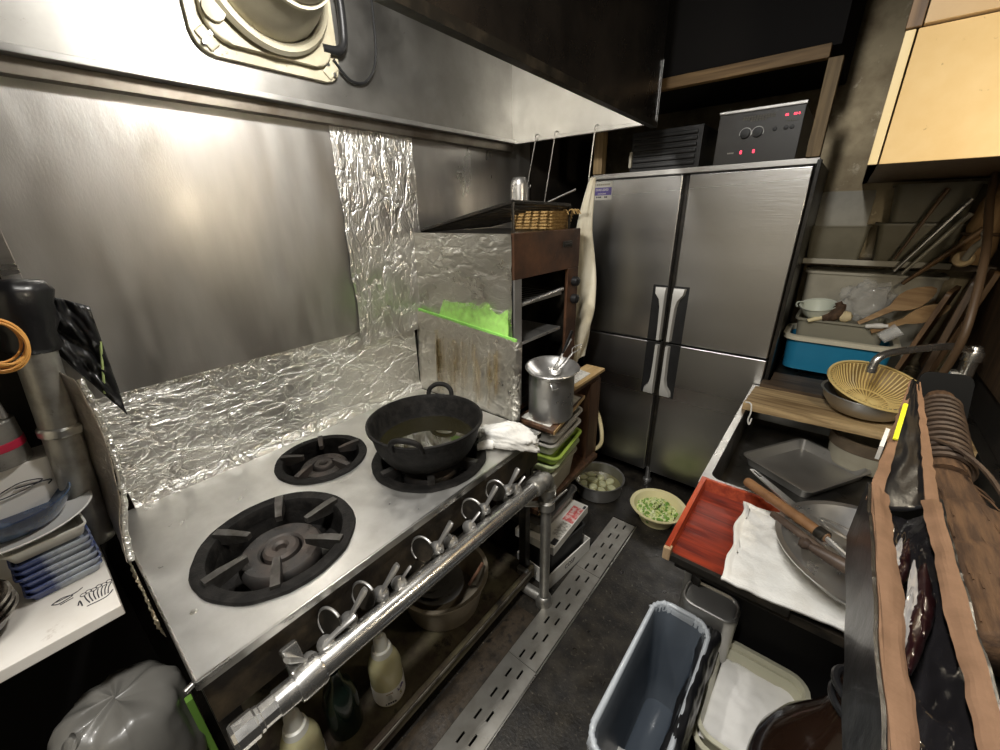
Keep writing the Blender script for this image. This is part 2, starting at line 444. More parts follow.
# ------------------------------------------------------------------ steel drain covers, four lengths end to end
m_drain = mat('drain_cover_steel', (0.40, 0.385, 0.35), 0.38, 0.75, c2=(0.30, 0.285, 0.25), cs=10, bump=0.1, bs=60, spots=((0.13, 0.11, 0.08), 0.66, 0.74, 30))
def drain_cover(y0, y1, x0, x1, label):
    holes = []
    n = max(1, int(round((y1-y0-0.02)/0.0885)))
    st = (y1-y0)/n
    for k in range(n):
        for c_, off in ((0.36, 0.18), (0.66, 0.62)):
            cx = x0 + (x1-x0)*c_; cy = y0 + st*(k + 0.30 + (0.22 if c_ > .5 else 0.0)*1.0)
            holes.append([(cx-0.0042, cy-0.019), (cx+0.0042, cy-0.019), (cx+0.0042, cy+0.019), (cx-0.0042, cy+0.019)])
    d = MB().holed([(x0, y0), (x1, y0), (x1, y1), (x0, y1)], holes, 0.0005, 0.006)
    return solo('drain_cover', m_drain, d, label, 'drain cover', group='slotted covers over the floor drain', smooth=False)
drain_cover(1.345, 1.765, -0.660, -0.537, 'slotted steel drain cover at the far end by the food bowls')
drain_cover(0.815, 1.343, -0.662, -0.535, 'slotted steel drain cover beside the foot of the upright pipe')
drain_cover(0.30, 0.813, -0.662, -0.533, 'slotted steel drain cover between bottles and lined bin')
drain_cover(-0.22, 0.298, -0.662, -0.530, 'nearest slotted steel drain cover cut by the lower picture edge')
solo('drain_edging', M['steel'], MB().box(-0.532, -0.526, -0.25, 1.77, 0.0, 0.007, 0.001), 'thin bright metal strip edging the slotted drain covers', 'edging')

# ------------------------------------------------------------------ linings of the stove wall
wx = X0
def crumple(u, v, a=1.0, sx=18, sy=18, seed=0.0):
    p = nz(u*sx, v*sy, seed); q = nz(u*sx*2.6+7, v*sy*2.6, seed+3)
    return a*((abs(p)*-1.0+0.3) + 0.45*(0.25-abs(q)))
fl = MB()
def f_low(u, v):
    y = 0.045 + u*(1.165-0.045); z = 0.800 + v*0.375
    d = 0.0028*crumple(y, z, 1.0, 12, 15, 1) + 0.004
    if v < 0.10: d += 0.020*(0.10-v)/0.10      # the foil rolls out on to the range top
    return (wx + 0.008 + d, y, z)
fl.grid(f_low, 170, 60)
solo('foil_splashback', M['foil'], fl, 'wide band of crumpled foil on the wall behind the range top', 'foil', angle=180)
pn = thing('steel_backsplash', 'large plain steel sheet on the wall behind the burners', 'backsplash', (wx+0.02, 0.45, 1.155))
part('panel', M['panel'], MB().box(wx+0.018, wx+0.022, 0.030, 0.885, 1.155, 2.02), pn)
part('edge_strip', M['steel'], MB().box(wx+0.018, wx+0.034, 0.0, 0.032, 1.20, 2.02, 0.002), pn)
solo('steel_backsplash', M['panel'], MB().box(wx+0.012, wx+0.016, 1.20, 2.10, 0.9, 2.02), 'dim steel sheet on the wall behind the broiler', 'backsplash')
fv = MB()
def f_str(u, v):
    z = 1.10 + v*0.865
    y = 0.877 + u*0.365 + 0.008*nz(3, z*9, u*2) - (0.0 if z > 1.16 else 0.0)
    d = 0.006*crumple(y*1.0, z*0.5, 1.0, 20, 9, 9) + 0.006
    return (wx + 0.022 + d, y, z)
fv.grid(f_str, 60, 130)
solo('foil_strip', M['foil_v'], fv, 'tall hanging strip of crumpled foil beside the steel sheet', 'foil', angle=180)

# ------------------------------------------------------------------ range hood
hx, hz, hy0, hy1 = -1.445, 1.935, -0.65, 1.89
hd = thing('range_hood', 'steel range hood over the stove with a sooty black front', 'range hood', ((hx-0.7)/2, 0.6, hz))
b = MB(); b.box(hx-0.003, hx, hy0, hy1, hz, ZC)
part('rear_panel', M['hood'], b, hd)
b = MB(); b.box(hx-0.04, hx+0.030, hy0, hy1, hz-0.006, hz+0.010, 0.003)
part('gutter_lip', M['ware_dull'], b, hd)
part('gutter_shadow_strip', mat('gutter_shade_steel', (0.20, 0.18, 0.15), 0.45, 0.9, c2=(0.10, 0.08, 0.06), cs=5), MB().box(hx-0.04, hx+0.002, hy0, hy1, hz-0.040, hz-0.0065, 0.002), hd)  # shadow strip under the lip, put into a darker steel colour
hf = lambda y: -0.655 - 0.05*(y-0.5)      # the front lip runs slightly askew
b = MB(); b.box(hx, hf(hy1), hy1, hy1+0.003, hz, ZC); b.box(hx, hf(hy1)-0.01, hy1-0.014, hy1+0.004, hz-0.008, hz+0.006, 0.002)
for k in range(12): b.lathe([(0, 0), (0.004, 0), (0, 0.002)], put((hx+0.006, hy1-0.001, hz+0.03+k*0.055), (0, -1, 0)), 8)
part('end_panel', mat('bright_hood_end', (0.62, 0.60, 0.55), 0.38, 0.95, c2=(0.54, 0.52, 0.47), cs=5, rvar=0.08, rs=6, bump=0.05, bs=30), b, hd)
b = MB()
A = [(hf(hy0), hy0), (hf(hy1), hy1)]
b.loft([[(A[0][0]-0.006, hy0, hz), (A[0][0]+0.0, hy0, hz), (A[0][0]+0.0, hy0, ZC), (A[0][0]-0.006, hy0, ZC)],
        [(A[1][0]-0.006, hy1+0.06, hz), (A[1][0]+0.0, hy1+0.06, hz), (A[1][0]+0.0, hy1+0.06, ZC), (A[1][0]-0.006, hy1+0.06, ZC)]])
part('front_panel', M['hood_black'], b, hd)
b = MB()
b.loft([[(A[0][0]-0.022, hy0, hz-0.012), (A[0][0]+0.004, hy0, hz-0.012), (A[0][0]+0.004, hy0, hz+0.010), (A[0][0]-0.022, hy0, hz+0.004)],
        [(A[1][0]-0.022, hy1+0.06, hz-0.012), (A[1][0]+0.004, hy1+0.06, hz-0.012), (A[1][0]+0.004, hy1+0.06, hz+0.010), (A[1][0]-0.022, hy1+0.06, hz+0.004)]])
part('front_lip', M['black_metal'], b, hd)
part('corner_line', M['ware'], MB().cyl(0.0016, (A[1][0]+0.003, hy1+0.058, hz-0.01), (A[1][0]+0.003, hy1+0.058, 2.16), 6), hd)  # thin steel line drawing the bright line at the hood's far corner

# ------------------------------------------------------------------ exhaust fan on the hood's rear panel
m_fan = mat('beige_fan_enamel', (0.50, 0.46, 0.34), 0.42, c2=(0.38, 0.34, 0.24), cs=6, rvar=0.1, bump=0.1, bs=40, spots=((0.16, 0.09, 0.045), 0.64, 0.72, 26))
fy, fz = 0.712, 2.222
fan = thing('exhaust_fan', 'beige wall exhaust fan mounted on the hood rear panel', 'exhaust fan', (hx, fy, fz-0.21))
b = MB(); b.prism(rrect(0.42, 0.42, 0.05, 5), 0.0, 0.016, put((hx, fy, fz), (1, 0, 0)), 0.004)
Mx = put((hx+0.016, fy, fz), (1, 0, 0))
b.prism(rrect(0.36, 0.36, 0.06, 6), 0.0, 0.020, Mx, 0.010, 3)
part('mounting_plate', m_fan, b, fan)
b = MB(); b.lathe([(0.172, 0.018), (0.180, 0.035), (0.172, 0.050), (0.160, 0.052), (0.150, 0.040), (0.152, 0.018)], Mx, 48)
part('venturi_ring', m_fan, b, fan)
b = MB(); b.lathe([(0.150, 0.03), (0.142, 0.07), (0.120, 0.14), (0.105, 0.165), (0.100, 0.17), (0.100, 0.20), (0.092, 0.215), (0, 0.220)], Mx, 40)
b.lathe([(0.098, 0.168), (0.110, 0.172), (0.110, 0.186), (0.098, 0.190)], Mx, 40)
part('motor_housing', m_fan, b, fan)
b = MB()
for sy, sz in ((-1, -1), (1, -1), (-1, 1), (1, 1)):
    c = V((hx+0.018, fy+sy*0.175, fz+sz*0.175))
    part('corner_lug', m_fan, MB().cbox(c, (0.012, 0.034, 0.052), 0.008, 2, Matrix.Rotation(sy*sz*0.7, 4, 'X')), fan)
for sy, sz in ((-1, -1), (1, -1)):
    for k in (-1, 1):
        c = (hx+0.024, fy+sy*(0.175+0.010*k), fz+sz*(0.175+0.012*k))
        part('screw', M['brass_white'], MB().lathe([(0, 0.004), (0.006, 0.003), (0.007, 0.0), (0, 0)], put(c, (1, 0, 0)), 12), fan)
b = MB(); b.tube(spline([(hx+0.035, fy-0.165, fz-0.11), (hx+0.06, fy-0.13, fz-0.06), (hx+0.11, fy-0.08, fz+0.02)], 5), 0.0045)
b.lathe([(0, 0), (0.026, 0), (0.026, 0.02), (0, 0.024)], put((hx+0.03, fy-0.150, fz-0.115), (1, -.2, 0)), 16)
part('guard_stay', m_fan, b, fan)
b = MB(); b.tube(spline([(hx+0.12, fy+0.10, fz+0.14), (hx+0.05, fy+0.215, fz+0.06), (hx+0.03, fy+0.235, fz-0.06), (hx+0.03, fy+0.215, fz-0.115), (hx+0.03, fy+0.150, fz-0.125)], 8), 0.013, 10)
part('power_cord', M['black'], b, fan)
b = MB(); b.tube(spline([(hx+0.02, fy+0.19, fz-0.145), (hx+0.015, fy+0.25, fz-0.19), (hx+0.012, fy+0.32, fz-0.175), (hx+0.010, fy+0.37, fz-0.08), (hx+0.010, fy+0.375, fz+0.16)], 8), 0.0045, 8)
part('thin_wire', M['black'], b, fan)

# ------------------------------------------------------------------ lights the kitchen has
def area(name, loc, aim, sx, sy, power, colr):
    l = bpy.data.lights.new(name, 'AREA'); l.shape = 'RECTANGLE'; l.size = sx; l.size_y = sy; l.energy = power; l.color = colr
    o = bpy.data.objects.new(name, l); col.objects.link(o); o.location = loc
    o.rotation_euler = (V(aim)-V(loc)).to_track_quat('-Z', 'Y').to_euler()
    return o
def bulb(name, loc, power, r, colr):
    l = bpy.data.lights.new(name, 'POINT'); l.energy = power; l.shadow_soft_size = r; l.color = colr
    o = bpy.data.objects.new(name, l); col.objects.link(o); o.location = loc
    return o
bulb('hood_bulb', (-0.84, 0.66, 2.25), 38, 0.05, (1.0, 0.97, 0.92))
area('ceiling_tube', (-0.28, -0.10, 2.58), (-0.28, 0.2, 0.0), 0.12, 1.1, 46, (1.0, 0.975, 0.93))
bulb('sink_bulb', (0.43, 1.06, 1.76), 11, 0.05, (1.0, 0.87, 0.66))
w = bpy.data.worlds.new('world'); sc.world = w; w.use_nodes = True
w.node_tree.nodes['Background'].inputs['Color'].default_value = (0.02, 0.02, 0.02, 1)
# ------------------------------------------------------------------ gas range
SZ = 0.80
sx0, sx1, sy0, sy1 = -1.478, -0.755, 0.0, 1.155
rg = thing('gas_range', 'steel topped commercial gas range with three burners', 'gas range', ((sx0+sx1)/2, (sy0+sy1)/2, 0))
burners = [(-0.996, 0.257, 0.190), (-1.275, 0.531, 0.148), (-0.972, 0.772, 0.195)]
t = MB().holed([(sx0, sy0), (sx1, sy0), (sx1, sy1), (sx0, sy1)], [circle(r-0.006, 64, x, y) for x, y, r in burners], SZ-0.006, SZ)
top = part('range_top', M['stove'], t, rg, smooth=False)
t = MB(); t.box(sx1-0.004, sx1+0.003, sy0, sy1, SZ-0.022, SZ+0.001, 0.0015); t.box(sx0, sx1, sy0-0.003, sy0+0.003, SZ-0.022, SZ+0.001, 0.0015)
part('top_edging', M['steel'], t, top)
for (px, py) in ((-0.93, 0.045),):
    part('screw', M['brass_white'], MB().lathe([(0, 0.003), (0.006, 0.002), (0.0075, 0), (0, 0)], put((px, py, SZ)), 14), top)
m_apron = mat('greasy_range_apron', (0.028, 0.022, 0.016), 0.42, 0.35, c2=(0.10, 0.075, 0.045), cs=11, cdist=(0.45, 0.75), bump=0.4, bs=50, spots=((0.30, 0.24, 0.15), 0.68, 0.76, 34))
t = MB(); t.box(sx1-0.030, sx1-0.010, sy0+0.005, sy1-0.005, 0.655, SZ-0.008, 0.002)
part('front_apron', m_apron, t, rg)
t = MB(); t.box(sx0, sx1-0.03, sy0+0.004, sy0+0.02, 0.50, SZ-0.008); t.box(sx0, sx1-0.03, sy1-0.02, sy1-0.004, 0.50, SZ-0.008); t.box(sx0, sx0+0.015, sy0, sy1, 0.50, SZ-0.008)
part('side_skirt', M['black_metal'], t, rg)
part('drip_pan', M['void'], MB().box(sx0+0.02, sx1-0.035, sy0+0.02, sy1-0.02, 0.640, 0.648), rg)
for (lx, ly) in ((sx0+0.03, sy0+0.03), (sx1-0.05, sy0+0.03), (sx0+0.03, sy1-0.03), (sx1-0.05, sy1-0.04)):
    part('leg', M['black_metal'], MB().box(lx-0.018, lx+0.018, ly-0.018, ly+0.018, 0, 0.66, 0.003), rg)
t = MB(); t.box(sx0+0.02, sx1-0.01, sy0+0.02, sy1-0.03, 0.085, 0.105, 0.003); t.box(sx1-0.02, sx1+0.0, sy0+0.02, sy1-0.03, 0.07, 0.125, 0.003)
m_shelf = mat('grimy_lower_shelf', (0.05, 0.035, 0.024), 0.85, c2=(0.12, 0.105, 0.06), cs=9, bump=0.5, bs=40, spots=((0.02, 0.016, 0.012), 0.55, 0.66, 12))
sh = part('lower_shelf', m_shelf, t, rg)
part('lip_rail', mat('scraped_edge', (0.25, 0.23, 0.19), 0.5, 0.3, c2=(0.05, 0.042, 0.034), cs=18, bump=0.5, bs=50), MB().box(sx1+0.0005, sx1+0.004, sy0+0.05, sy1-0.06, 0.108, 0.121, 0.001), sh)
part('side_bolt', M['brass_white'], MB().cyl(0.006, (sx1-0.03, sy0+0.006, 0.772), (sx1-0.022, sy0-0.018, 0.772), 12), rg)

def burner(cx, cy, r, big, tilt, lift=0.0):
    """Cast ring sunk in the top, with prongs and a two-ring gas head."""
    k = r/0.2
    b = MB(); b.lathe([(r-0.004, SZ-0.03), (r+0.006, SZ+0.003), (r+0.003, SZ+0.009), (r-0.006, SZ+0.011), (r*0.86, SZ+0.008), (r*0.83, SZ-0.004), (r*0.83, SZ-0.03)],
                      put((cx, cy, 0)), 64, wob=lambda a, rr, z: 1+0.012*nz(math.cos(a)*4, math.sin(a)*4, rr*20)+0.008*nz(math.cos(a)*14, math.sin(a)*14, rr*9+z*30))
    b.lathe([(r*0.84, SZ-0.02), (r*0.80, SZ-0.085), (r*0.45, SZ-0.115), (0, SZ-0.118)], put((cx, cy, 0)), 48)
    ring = part('burner_ring', M['iron'], b, rg)
    zb = SZ - 0.035
    b = MB(); b.lathe([(r*0.27, zb-0.05), (r*0.27, zb+0.002), (r*0.30, zb+0.008), (r*0.50, zb+0.008), (r*0.54, zb), (r*0.55, zb-0.02), (r*0.50, zb-0.05)], put((cx, cy, 0)), 48)
    for i in range(26):
        a = 2*PI*i/26
        b.lathe([(0, 0.0), (0.0035*k, 0.0), (0, 0.0025)], put((cx+r*0.42*math.cos(a), cy+r*0.42*math.sin(a), zb+0.008)), 6)
    part('outer_flame_ring', M['burner'], b, ring)
    b = MB(); b.lathe([(0, zb-0.004), (r*0.07, zb-0.004), (r*0.075, zb+0.010), (r*0.11, zb+0.016), (r*0.20, zb+0.016), (r*0.235, zb+0.009), (r*0.24, zb-0.03), (0, zb-0.03)], put((cx, cy, 0)), 40)
    part('inner_flame_ring', M['burner'], b, ring)
    b = MB(); b.tube([(cx+r*0.2, cy+r*0.1, zb-0.03), (cx+r*0.55*math.cos(0.9), cy+r*0.55*math.sin(0.9), zb-0.02), (cx+r*0.82*math.cos(0.9), cy+r*0.82*math.sin(0.9), zb-0.012)], 0.016*k, 10)
    part('gas_inlet', M['pipe'], b, ring)
    n = 6 if big else 5
    for i in range(n):
        a = tilt + 2*PI*i/n
        d = V((math.cos(a), math.sin(a), 0)); s = V((-d.y, d.x, 0))
        w0, w1 = 0.0085*k, 0.0115*k
        P = lambda rr, z, off: V((cx, cy, 0)) + d*rr + s*off + V((0, 0, z))
        b = MB()
        b.loft([[P(r*0.93, SZ-0.012, -w1), P(r*0.93, SZ-0.012, w1), P(r*0.93, SZ+0.020+lift, w1), P(r*0.93, SZ+0.020+lift, -w1)],
                [P(r*0.75, SZ-0.014, -w1), P(r*0.75, SZ-0.014, w1), P(r*0.75, SZ+0.021+lift, w1), P(r*0.75, SZ+0.021+lift, -w1)],
                [P(r*0.42, SZ+0.000, -w0), P(r*0.42, SZ+0.000, w0), P(r*0.42, SZ+0.017+lift, w0), P(r*0.42, SZ+0.017+lift, -w0)]])
        part('prong', M['prong'] if big else M['burner'], b, ring, smooth=False)
burner(*burners[0], True, math.radians(35))
burner(*burners[1], False, math.radians(10))
burner(*burners[2], True, math.radians(20))

# ------------------------------------------------------------------ gas valves on the apron (parts of the range)
mx = -0.722
part('gas_manifold', M['black_metal'], MB().cyl(0.014, (mx, 0.03, 0.655), (mx, 1.10, 0.655), 14), rg)
def valve(y, z, wheel, lever_a, small=False):
    b = MB(); b.cyl(0.012, (mx, y, 0.655), (mx, y, z), 12); b.lathe([(0, 0), (0.017, 0), (0.019, 0.006), (0.019, 0.022), (0.013, 0.032), (0, 0.034)], put((mx+0.0, y, z-0.01), (0.8, 0, 0.6)), 14)
    b.lathe([(0, 0), (0.007, 0.0), (0.007, 0.008), (0, 0.010)], put((mx+0.028, y, z+0.002), (1, 0, 0.2)), 8)
    v = part('gas_valve', M['ware_dull'], b, rg)
    d = V((0.15, math.cos(lever_a), math.sin(lever_a))).normalized(); o = V((mx+0.018, y, z+0.012))
    L = 0.045 if small else 0.075
    b = MB(); b.tube([o-d*0.010, o+d*L*0.3, o+d*L*0.9, o+d*L], [0.009, 0.008, 0.0115, 0.009] if not small else [0.006, 0.005, 0.0055, 0.004], 8, flat=0.55)
    part('lever', M['ware_dull'], b, v)
    if wheel:
        Mw = put((mx-0.010, y-0.034, z+0.006), (0.25, -0.93, 0.25))
        b = MB(); b.torus(0.037, 0.0038, Mw, 36, 8, 0.8, 4.2)
        w_ = part('air_shutter', M['ware_dull'], b, v)
        part('shutter_disc', M['black_metal'], MB().lathe([(0, -0.002), (0.035, -0.002), (0.035, 0.002), (0, 0.002)], Mw, 30), v)
for (y, z, wh, a, s_) in ((0.175, 0.690, False, 2.2, False), (0.215, 0.700, False, 0.35, False), (0.275, 0.715, True, 0.9, False), (0.365, 0.715, True, 0.85, False), (0.420, 0.70, False, 0.7, True),
                         (0.555, 0.715, True, 0.85, False), (0.610, 0.695, False, 2.0, True), (0.690, 0.695, False, 0.6, True),
                         (0.760, 0.715, True, 0.9, False), (0.880, 0.715, True, 0.95, False), (0.930, 0.69, False, 0.6, True)):
    valve(y, z, wh, a, s_)

# ------------------------------------------------------------------ steel rail and its upright gas pipe
rx, ry0, ry1 = -0.681, 0.030, 1.065
rz0, rz1 = 0.690, 0.662
rl = thing('gas_supply_rail', 'shiny steel pipe rail along the front of the range with grey upright pipe', 'pipe rail', (-0.68, 1.08, 0))
part('rail_tube', M['chrome'], MB().cyl(0.027, (rx, ry0+0.06, rz0), (rx, ry1-0.05, rz1), 28), rl)
Mz = put((rx, ry0, rz0+0.001), (0, 1, -0.027))
b = MB(); b.lathe([(0, -0.022), (0.026, -0.020), (0.029, -0.014), (0.029, 0.02), (0.026, 0.024), (0.026, 0.03), (0.024, 0.032), (0.024, 0.10), (0, 0.10)], Mz, 10)
part('end_cap', M['chrome'], b, rl, angle=25)
b = MB(); b.lathe([(0.020, 0.098), (0.032, 0.100), (0.034, 0.106), (0.034, 0.150), (0.032, 0.156), (0.020, 0.158)], Mz, 28)
b.cbox((rx-0.028, ry0+0.118, rz0+0.035), (0.022, 0.035, 0.075), 0.005, 2, Matrix.Rotation(-0.5, 4, 'Y'))
part('wall_clamp', M['chrome'], b, rl)
b = MB()
b.lathe([(0.022, 0.0), (0.033, 0.0), (0.035, 0.006), (0.035, 0.030), (0.030, 0.036), (0.030, 0.046), (0.034, 0.052), (0.034, 0.066), (0.022, 0.07)], put((rx, ry1-0.07, rz1), (0, 1, 0)), 28)
b.tube(spline([(rx, ry1-0.01, rz1), (rx, ry1+0.012, rz1-0.004), (rx+0.002, ry1+0.022, rz1-0.022), (rx+0.002, ry1+0.022, rz1-0.05)], 5), 0.028, 16)
part('elbow', M['pipe'], b, rl)
px_, py_ = rx+0.002, ry1+0.022
b = MB(); b.lathe([(0.02, 0), (0.036, 0), (0.038, -0.008), (0.038, -0.028), (0.026, -0.036), (0.024, -0.060), (0.034, -0.066), (0.034, -0.10), (0.024, -0.108), (0.018, -0.11)], put((px_, py_, rz1-0.045)), 24)
b.cyl(0.012, (px_-0.02, py_-0.02, rz1-0.125), (px_-0.065, py_-0.055, rz1-0.125), 12)
part('union_valve', M['pipe'], b, rl)
b = MB(); b.tube([(px_+0.025, py_+0.0, rz1-0.11), (px_+0.05, py_+0.03, rz1-0.075), (px_+0.065, py_+0.045, rz1-0.055)], [0.006, 0.005, 0.004], 8)
part('valve_lever', M['chrome'], b, rl)
part('upright_pipe', M['pipe'], MB().cyl(0.021, (px_, py_, rz1-0.15), (px_+0.006, py_-0.008, 0.03), 22), rl)
b = MB(); b.lathe([(0, 0.0), (0.036, 0.0), (0.037, 0.03), (0.030, 0.045), (0.022, 0.05)], put((px_+0.006, py_-0.008, 0.0)), 22)
b.tube(spline([(px_+0.006, py_-0.008, 0.028), (px_-0.06, py_-0.012, 0.030), (px_-0.10, py_-0.012, 0.035), (px_-0.115, py_-0.012, 0.075)], 5), 0.024, 14)
part('foot_elbow', M['pipe'], b, rl)
b = MB(); b.cyl(0.018, (px_-0.115, py_-0.012, 0.07), (px_-0.115, py_-0.012, 0.115), 14); b.cbox((px_-0.105, py_-0.012, 0.128), (0.055, 0.022, 0.016), 0.005)
part('floor_tap', M['ware_dull'], b, rl)

# ------------------------------------------------------------------ iron frying pot with oil
pc = V((-0.972, 0.768, SZ+0.023))
pot = thing('frying_pot', 'deep black cast iron pot of oil on the far burner', 'pot', pc)
b = MB(); wob = lambda a, r, z: 1+0.006*nz(math.cos(a)*3, math.sin(a)*3, z*10)
b.lathe([(0, 0), (0.128, 0), (0.142, 0.008), (0.158, 0.030), (0.176, 0.070), (0.186, 0.118), (0.196, 0.128), (0.197, 0.136), (0.190, 0.138), (0.180, 0.126), (0.168, 0.070), (0.150, 0.035), (0.125, 0.012), (0, 0.010)], put(pc), 64, wob=wob)
part('pot_body', M['iron'], b, pot)
b = MB(); b.lathe([(0, 0.058), (0.162, 0.058), (0.164, 0.060)], put(pc), 48)
part('frying_oil', mat('dark_frying_oil', (0.014, 0.012, 0.005), 0.03, 0.0, ior=1.47, coat=0.6), b, pot, 'still dark yellow oil')
for a in (math.radians(122), math.radians(302)):
    d = V((math.cos(a), math.sin(a), 0)); s = V((-d.y, d.x, 0)); o = pc + d*0.186 + V((0, 0, 0.130))
    b = MB(); b.tube(spline([o-s*0.046-V((0, 0, .012)), o-s*0.042+V((0, 0, 0.022))+d*0.012, o-s*0.018+V((0, 0, 0.040))+d*0.022, o+s*0.018+V((0, 0, 0.040))+d*0.022, o+s*0.042+V((0, 0, 0.022))+d*0.012, o+s*0.046-V((0, 0, .012))], 6), 0.009, 10)
    part('loop_handle', M['iron'], b, pot)

# ------------------------------------------------------------------ white work glove / rag on the range corner
b = MB(); gc = V((-0.802, 1.000, SZ+0.030))
def glove(u, v):
    th = u*2*PI; ph = v*PI
    n = V((math.cos(th)*math.sin(ph), math.sin(th)*math.sin(ph), math.cos(ph)))
    k = 1 + 0.28*nz(n.x*1.7+3, n.y*1.7, n.z*1.7) + 0.14*abs(nz(n.x*5, n.y*5+4, n.z*5)) + 0.05*nz(n.x*13, n.y*13, n.z*13)
    p = V((n.x*0.118*k, n.y*0.052*k, max(n.z*0.045*k, -0.0285)))
    p.z += 0.012*math.cos(p.x*20)
    return gc + Matrix.Rotation(0.40, 3, 'Z') @ p
b.grid(glove, 72, 36)
gl = thing('cotton_glove', 'crumpled white cotton glove lying on the corner of the range', 'glove', (gc.x, gc.y, SZ))
part('palm', M['cloth'], b, gl, angle=180)
for i, (dx, dy, a, L) in enumerate(((-0.085, -0.012, 2.75, 0.060), (-0.080, 0.015, 2.95, 0.055), (-0.085, 0.034, 2.5, 0.045), (-0.04, -0.045, 3.9, 0.05))):
    o = gc + V((dx*math.cos(.4)-dy*math.sin(.4), dx*math.sin(.4)+dy*math.cos(.4), -0.006)); d = V((math.cos(a), math.sin(a), -0.15))
    b = MB(); b.tube(spline([o, o+d*L*0.5+V((0, 0, 0.006)), o+d*L, o+d*(L+0.008)], 4), [0.017]*4+[0.016]*4+[0.013]*4+[0.004], 10)
    part('finger', M['cloth'], b, gl, angle=180)
# ------------------------------------------------------------------ broiler on its stand
bx0, bx1, by0, by1, bz0, bz1 = -1.478, -0.925, 1.205, 1.700, 0.83, 1.530
br = thing('salamander_broiler', 'tall boxy gas broiler with foil covered side and brown rusted front', 'broiler', ((bx0+bx1)/2, (by0+by1)/2, bz0))
m_rust = mat('burnt_brown_enamel', (0.055, 0.028, 0.017), 0.42, 0.2, c2=(0.13, 0.060, 0.030), cs=7, bump=0.25, bs=40, rvar=0.12, rs=9, spots=((0.32, 0.17, 0.08), 0.64, 0.76, 30))
b = MB()
b.box(bx0, bx1-0.004, by0+0.004, by0+0.016, bz0, bz1-0.002); b.box(bx0, bx1-0.004, by1-0.014, by1, bz0, bz1-0.002)
b.box(bx0, bx0+0.012, by0, by1, bz0, bz1-0.002); b.box(bx0, bx1-0.002, by0+0.004, by1, bz1-0.016, bz1, 0.003); b.box(bx0, bx1-0.004, by0, by1, bz0, bz0+0.03)
part('casing', M['black_metal'], b, br)
part('brown_front', m_rust, MB().box(bx1-0.012, bx1+0.004, by0+0.002, by1, 1.365, bz1+0.002, 0.004), br, 'brown rusted enamel front band')
b = MB(); b.box(bx1-0.012, bx1+0.002, by1-0.095, by1, bz0, 1.365, 0.003)
part('control_strip', m_rust, b, br)
for z in (1.305, 1.225):
    b = MB(); b.lathe([(0, 0), (0.020, 0), (0.022, 0.006), (0.020, 0.026), (0.012, 0.030), (0, 0.031)], put((bx1+0.002, by1-0.045, z), (1, 0, 0)), 20)
    part('control_knob', M['black'], b, br)
b = MB(); b.cbox((bx1+0.007, by1-0.115, 1.472), (0.006, 0.075, 0.024), 0.004); b.cbox((bx1+0.011, by1-0.115, 1.472), (0.006, 0.055, 0.008), 0.002)
part('maker_plate', M['black_metal'], b, br)
b = MB(); b.box(bx1-0.02, bx1+0.003, by0+0.004, by0+0.052, bz0, 1.366, 0.002)
part('front_stile', M['ware_dull'], b, br)
for z in (1.262, 1.10):
    for k in range(1 if z > 1.2 else 2):
        b = MB(); b.box(bx1-0.42, bx1-0.012, by0+0.06+k*0.2, by1-0.12 if k == 0 else by0+0.27, z-0.008, z+0.006, 0.002)
        part('rack_shelf', M['ware_dull'], b, br)
b = MB(); b.cyl(0.009, (bx1-0.012, by0+0.065, 1.262), (bx1-0.012, by1-0.115, 1.278), 10)
part('grid_rail', M['ware'], b, br)
b = MB()
for i in range(10): b.cyl(0.003, (bx1-0.40, by0+0.08+i*0.035, 1.275), (bx1-0.015, by0+0.08+i*0.035, 1.270), 6)
part('grid_bars', M['black_metal'], b, br)
sd = MB()
def f_side(u, v):
    x = bx0 + u*(bx1-0.004-bx0); z = 1.10 + v*(bz1-1.10)
    return (x, by0 - 0.003 - 0.010*max(0, crumple(x, z, 1.0, 8, 9, 21)), z)
sd.grid(f_side, 90, 70)
m_fs = foil_mat('foil_with_green_spray', (0.70, 0.69, 0.64), 0.32, 0.40, (0.8, 1, 1.5), 5)
part('foil_side', m_fs, sd, br, 'foil covering the side, sprayed green low down', angle=180)
# fluorescent green paint sprayed low on the foil: a ragged patch of its own
gp = MB()
def f_green(u, v):
    x = -1.36 + u*0.420; z = 1.10 + v*(0.205*(0.75+0.4*nz(u*5, 2, 1)))*min(1, 0.25+u*5)
    return (x, by0 - 0.0136 - 0.003*nz(x*30, z*30, 5), z)
gp.grid(f_green, 60, 14)
m_green = bpy.data.materials.new('green_spray_paint'); m_green.use_nodes = True
nt = m_green.node_tree; B_ = nt.nodes['Principled BSDF']; B_.inputs['Base Color'].default_value = (0.46, 0.86, 0.20, 1); B_.inputs['Roughness'].default_value = 0.5; B_.inputs['Metallic'].default_value = 0.25
tc = nt.nodes.new('ShaderNodeTexCoord'); sx_ = nt.nodes.new('ShaderNodeSeparateXYZ'); nt.links.new(tc.outputs['Object'], sx_.inputs[0])
mr = nt.nodes.new('ShaderNodeMapRange'); mr.inputs['From Min'].default_value = 1.30-bz0; mr.inputs['From Max'].default_value = 1.19-bz0; nt.links.new(sx_.outputs['Z'], mr.inputs['Value'])
n_ = nt.nodes.new('ShaderNodeTexNoise'); n_.inputs['Scale'].default_value = 35; n_.inputs['Detail'].default_value = 8; nt.links.new(tc.outputs['Object'], n_.inputs['Vector'])
a_ = nt.nodes.new('ShaderNodeMath'); a_.operation = 'MULTIPLY_ADD'; nt.links.new(n_.outputs['Fac'], a_.inputs[0]); a_.inputs[1].default_value = 1.1; a_.inputs[2].default_value = -0.55
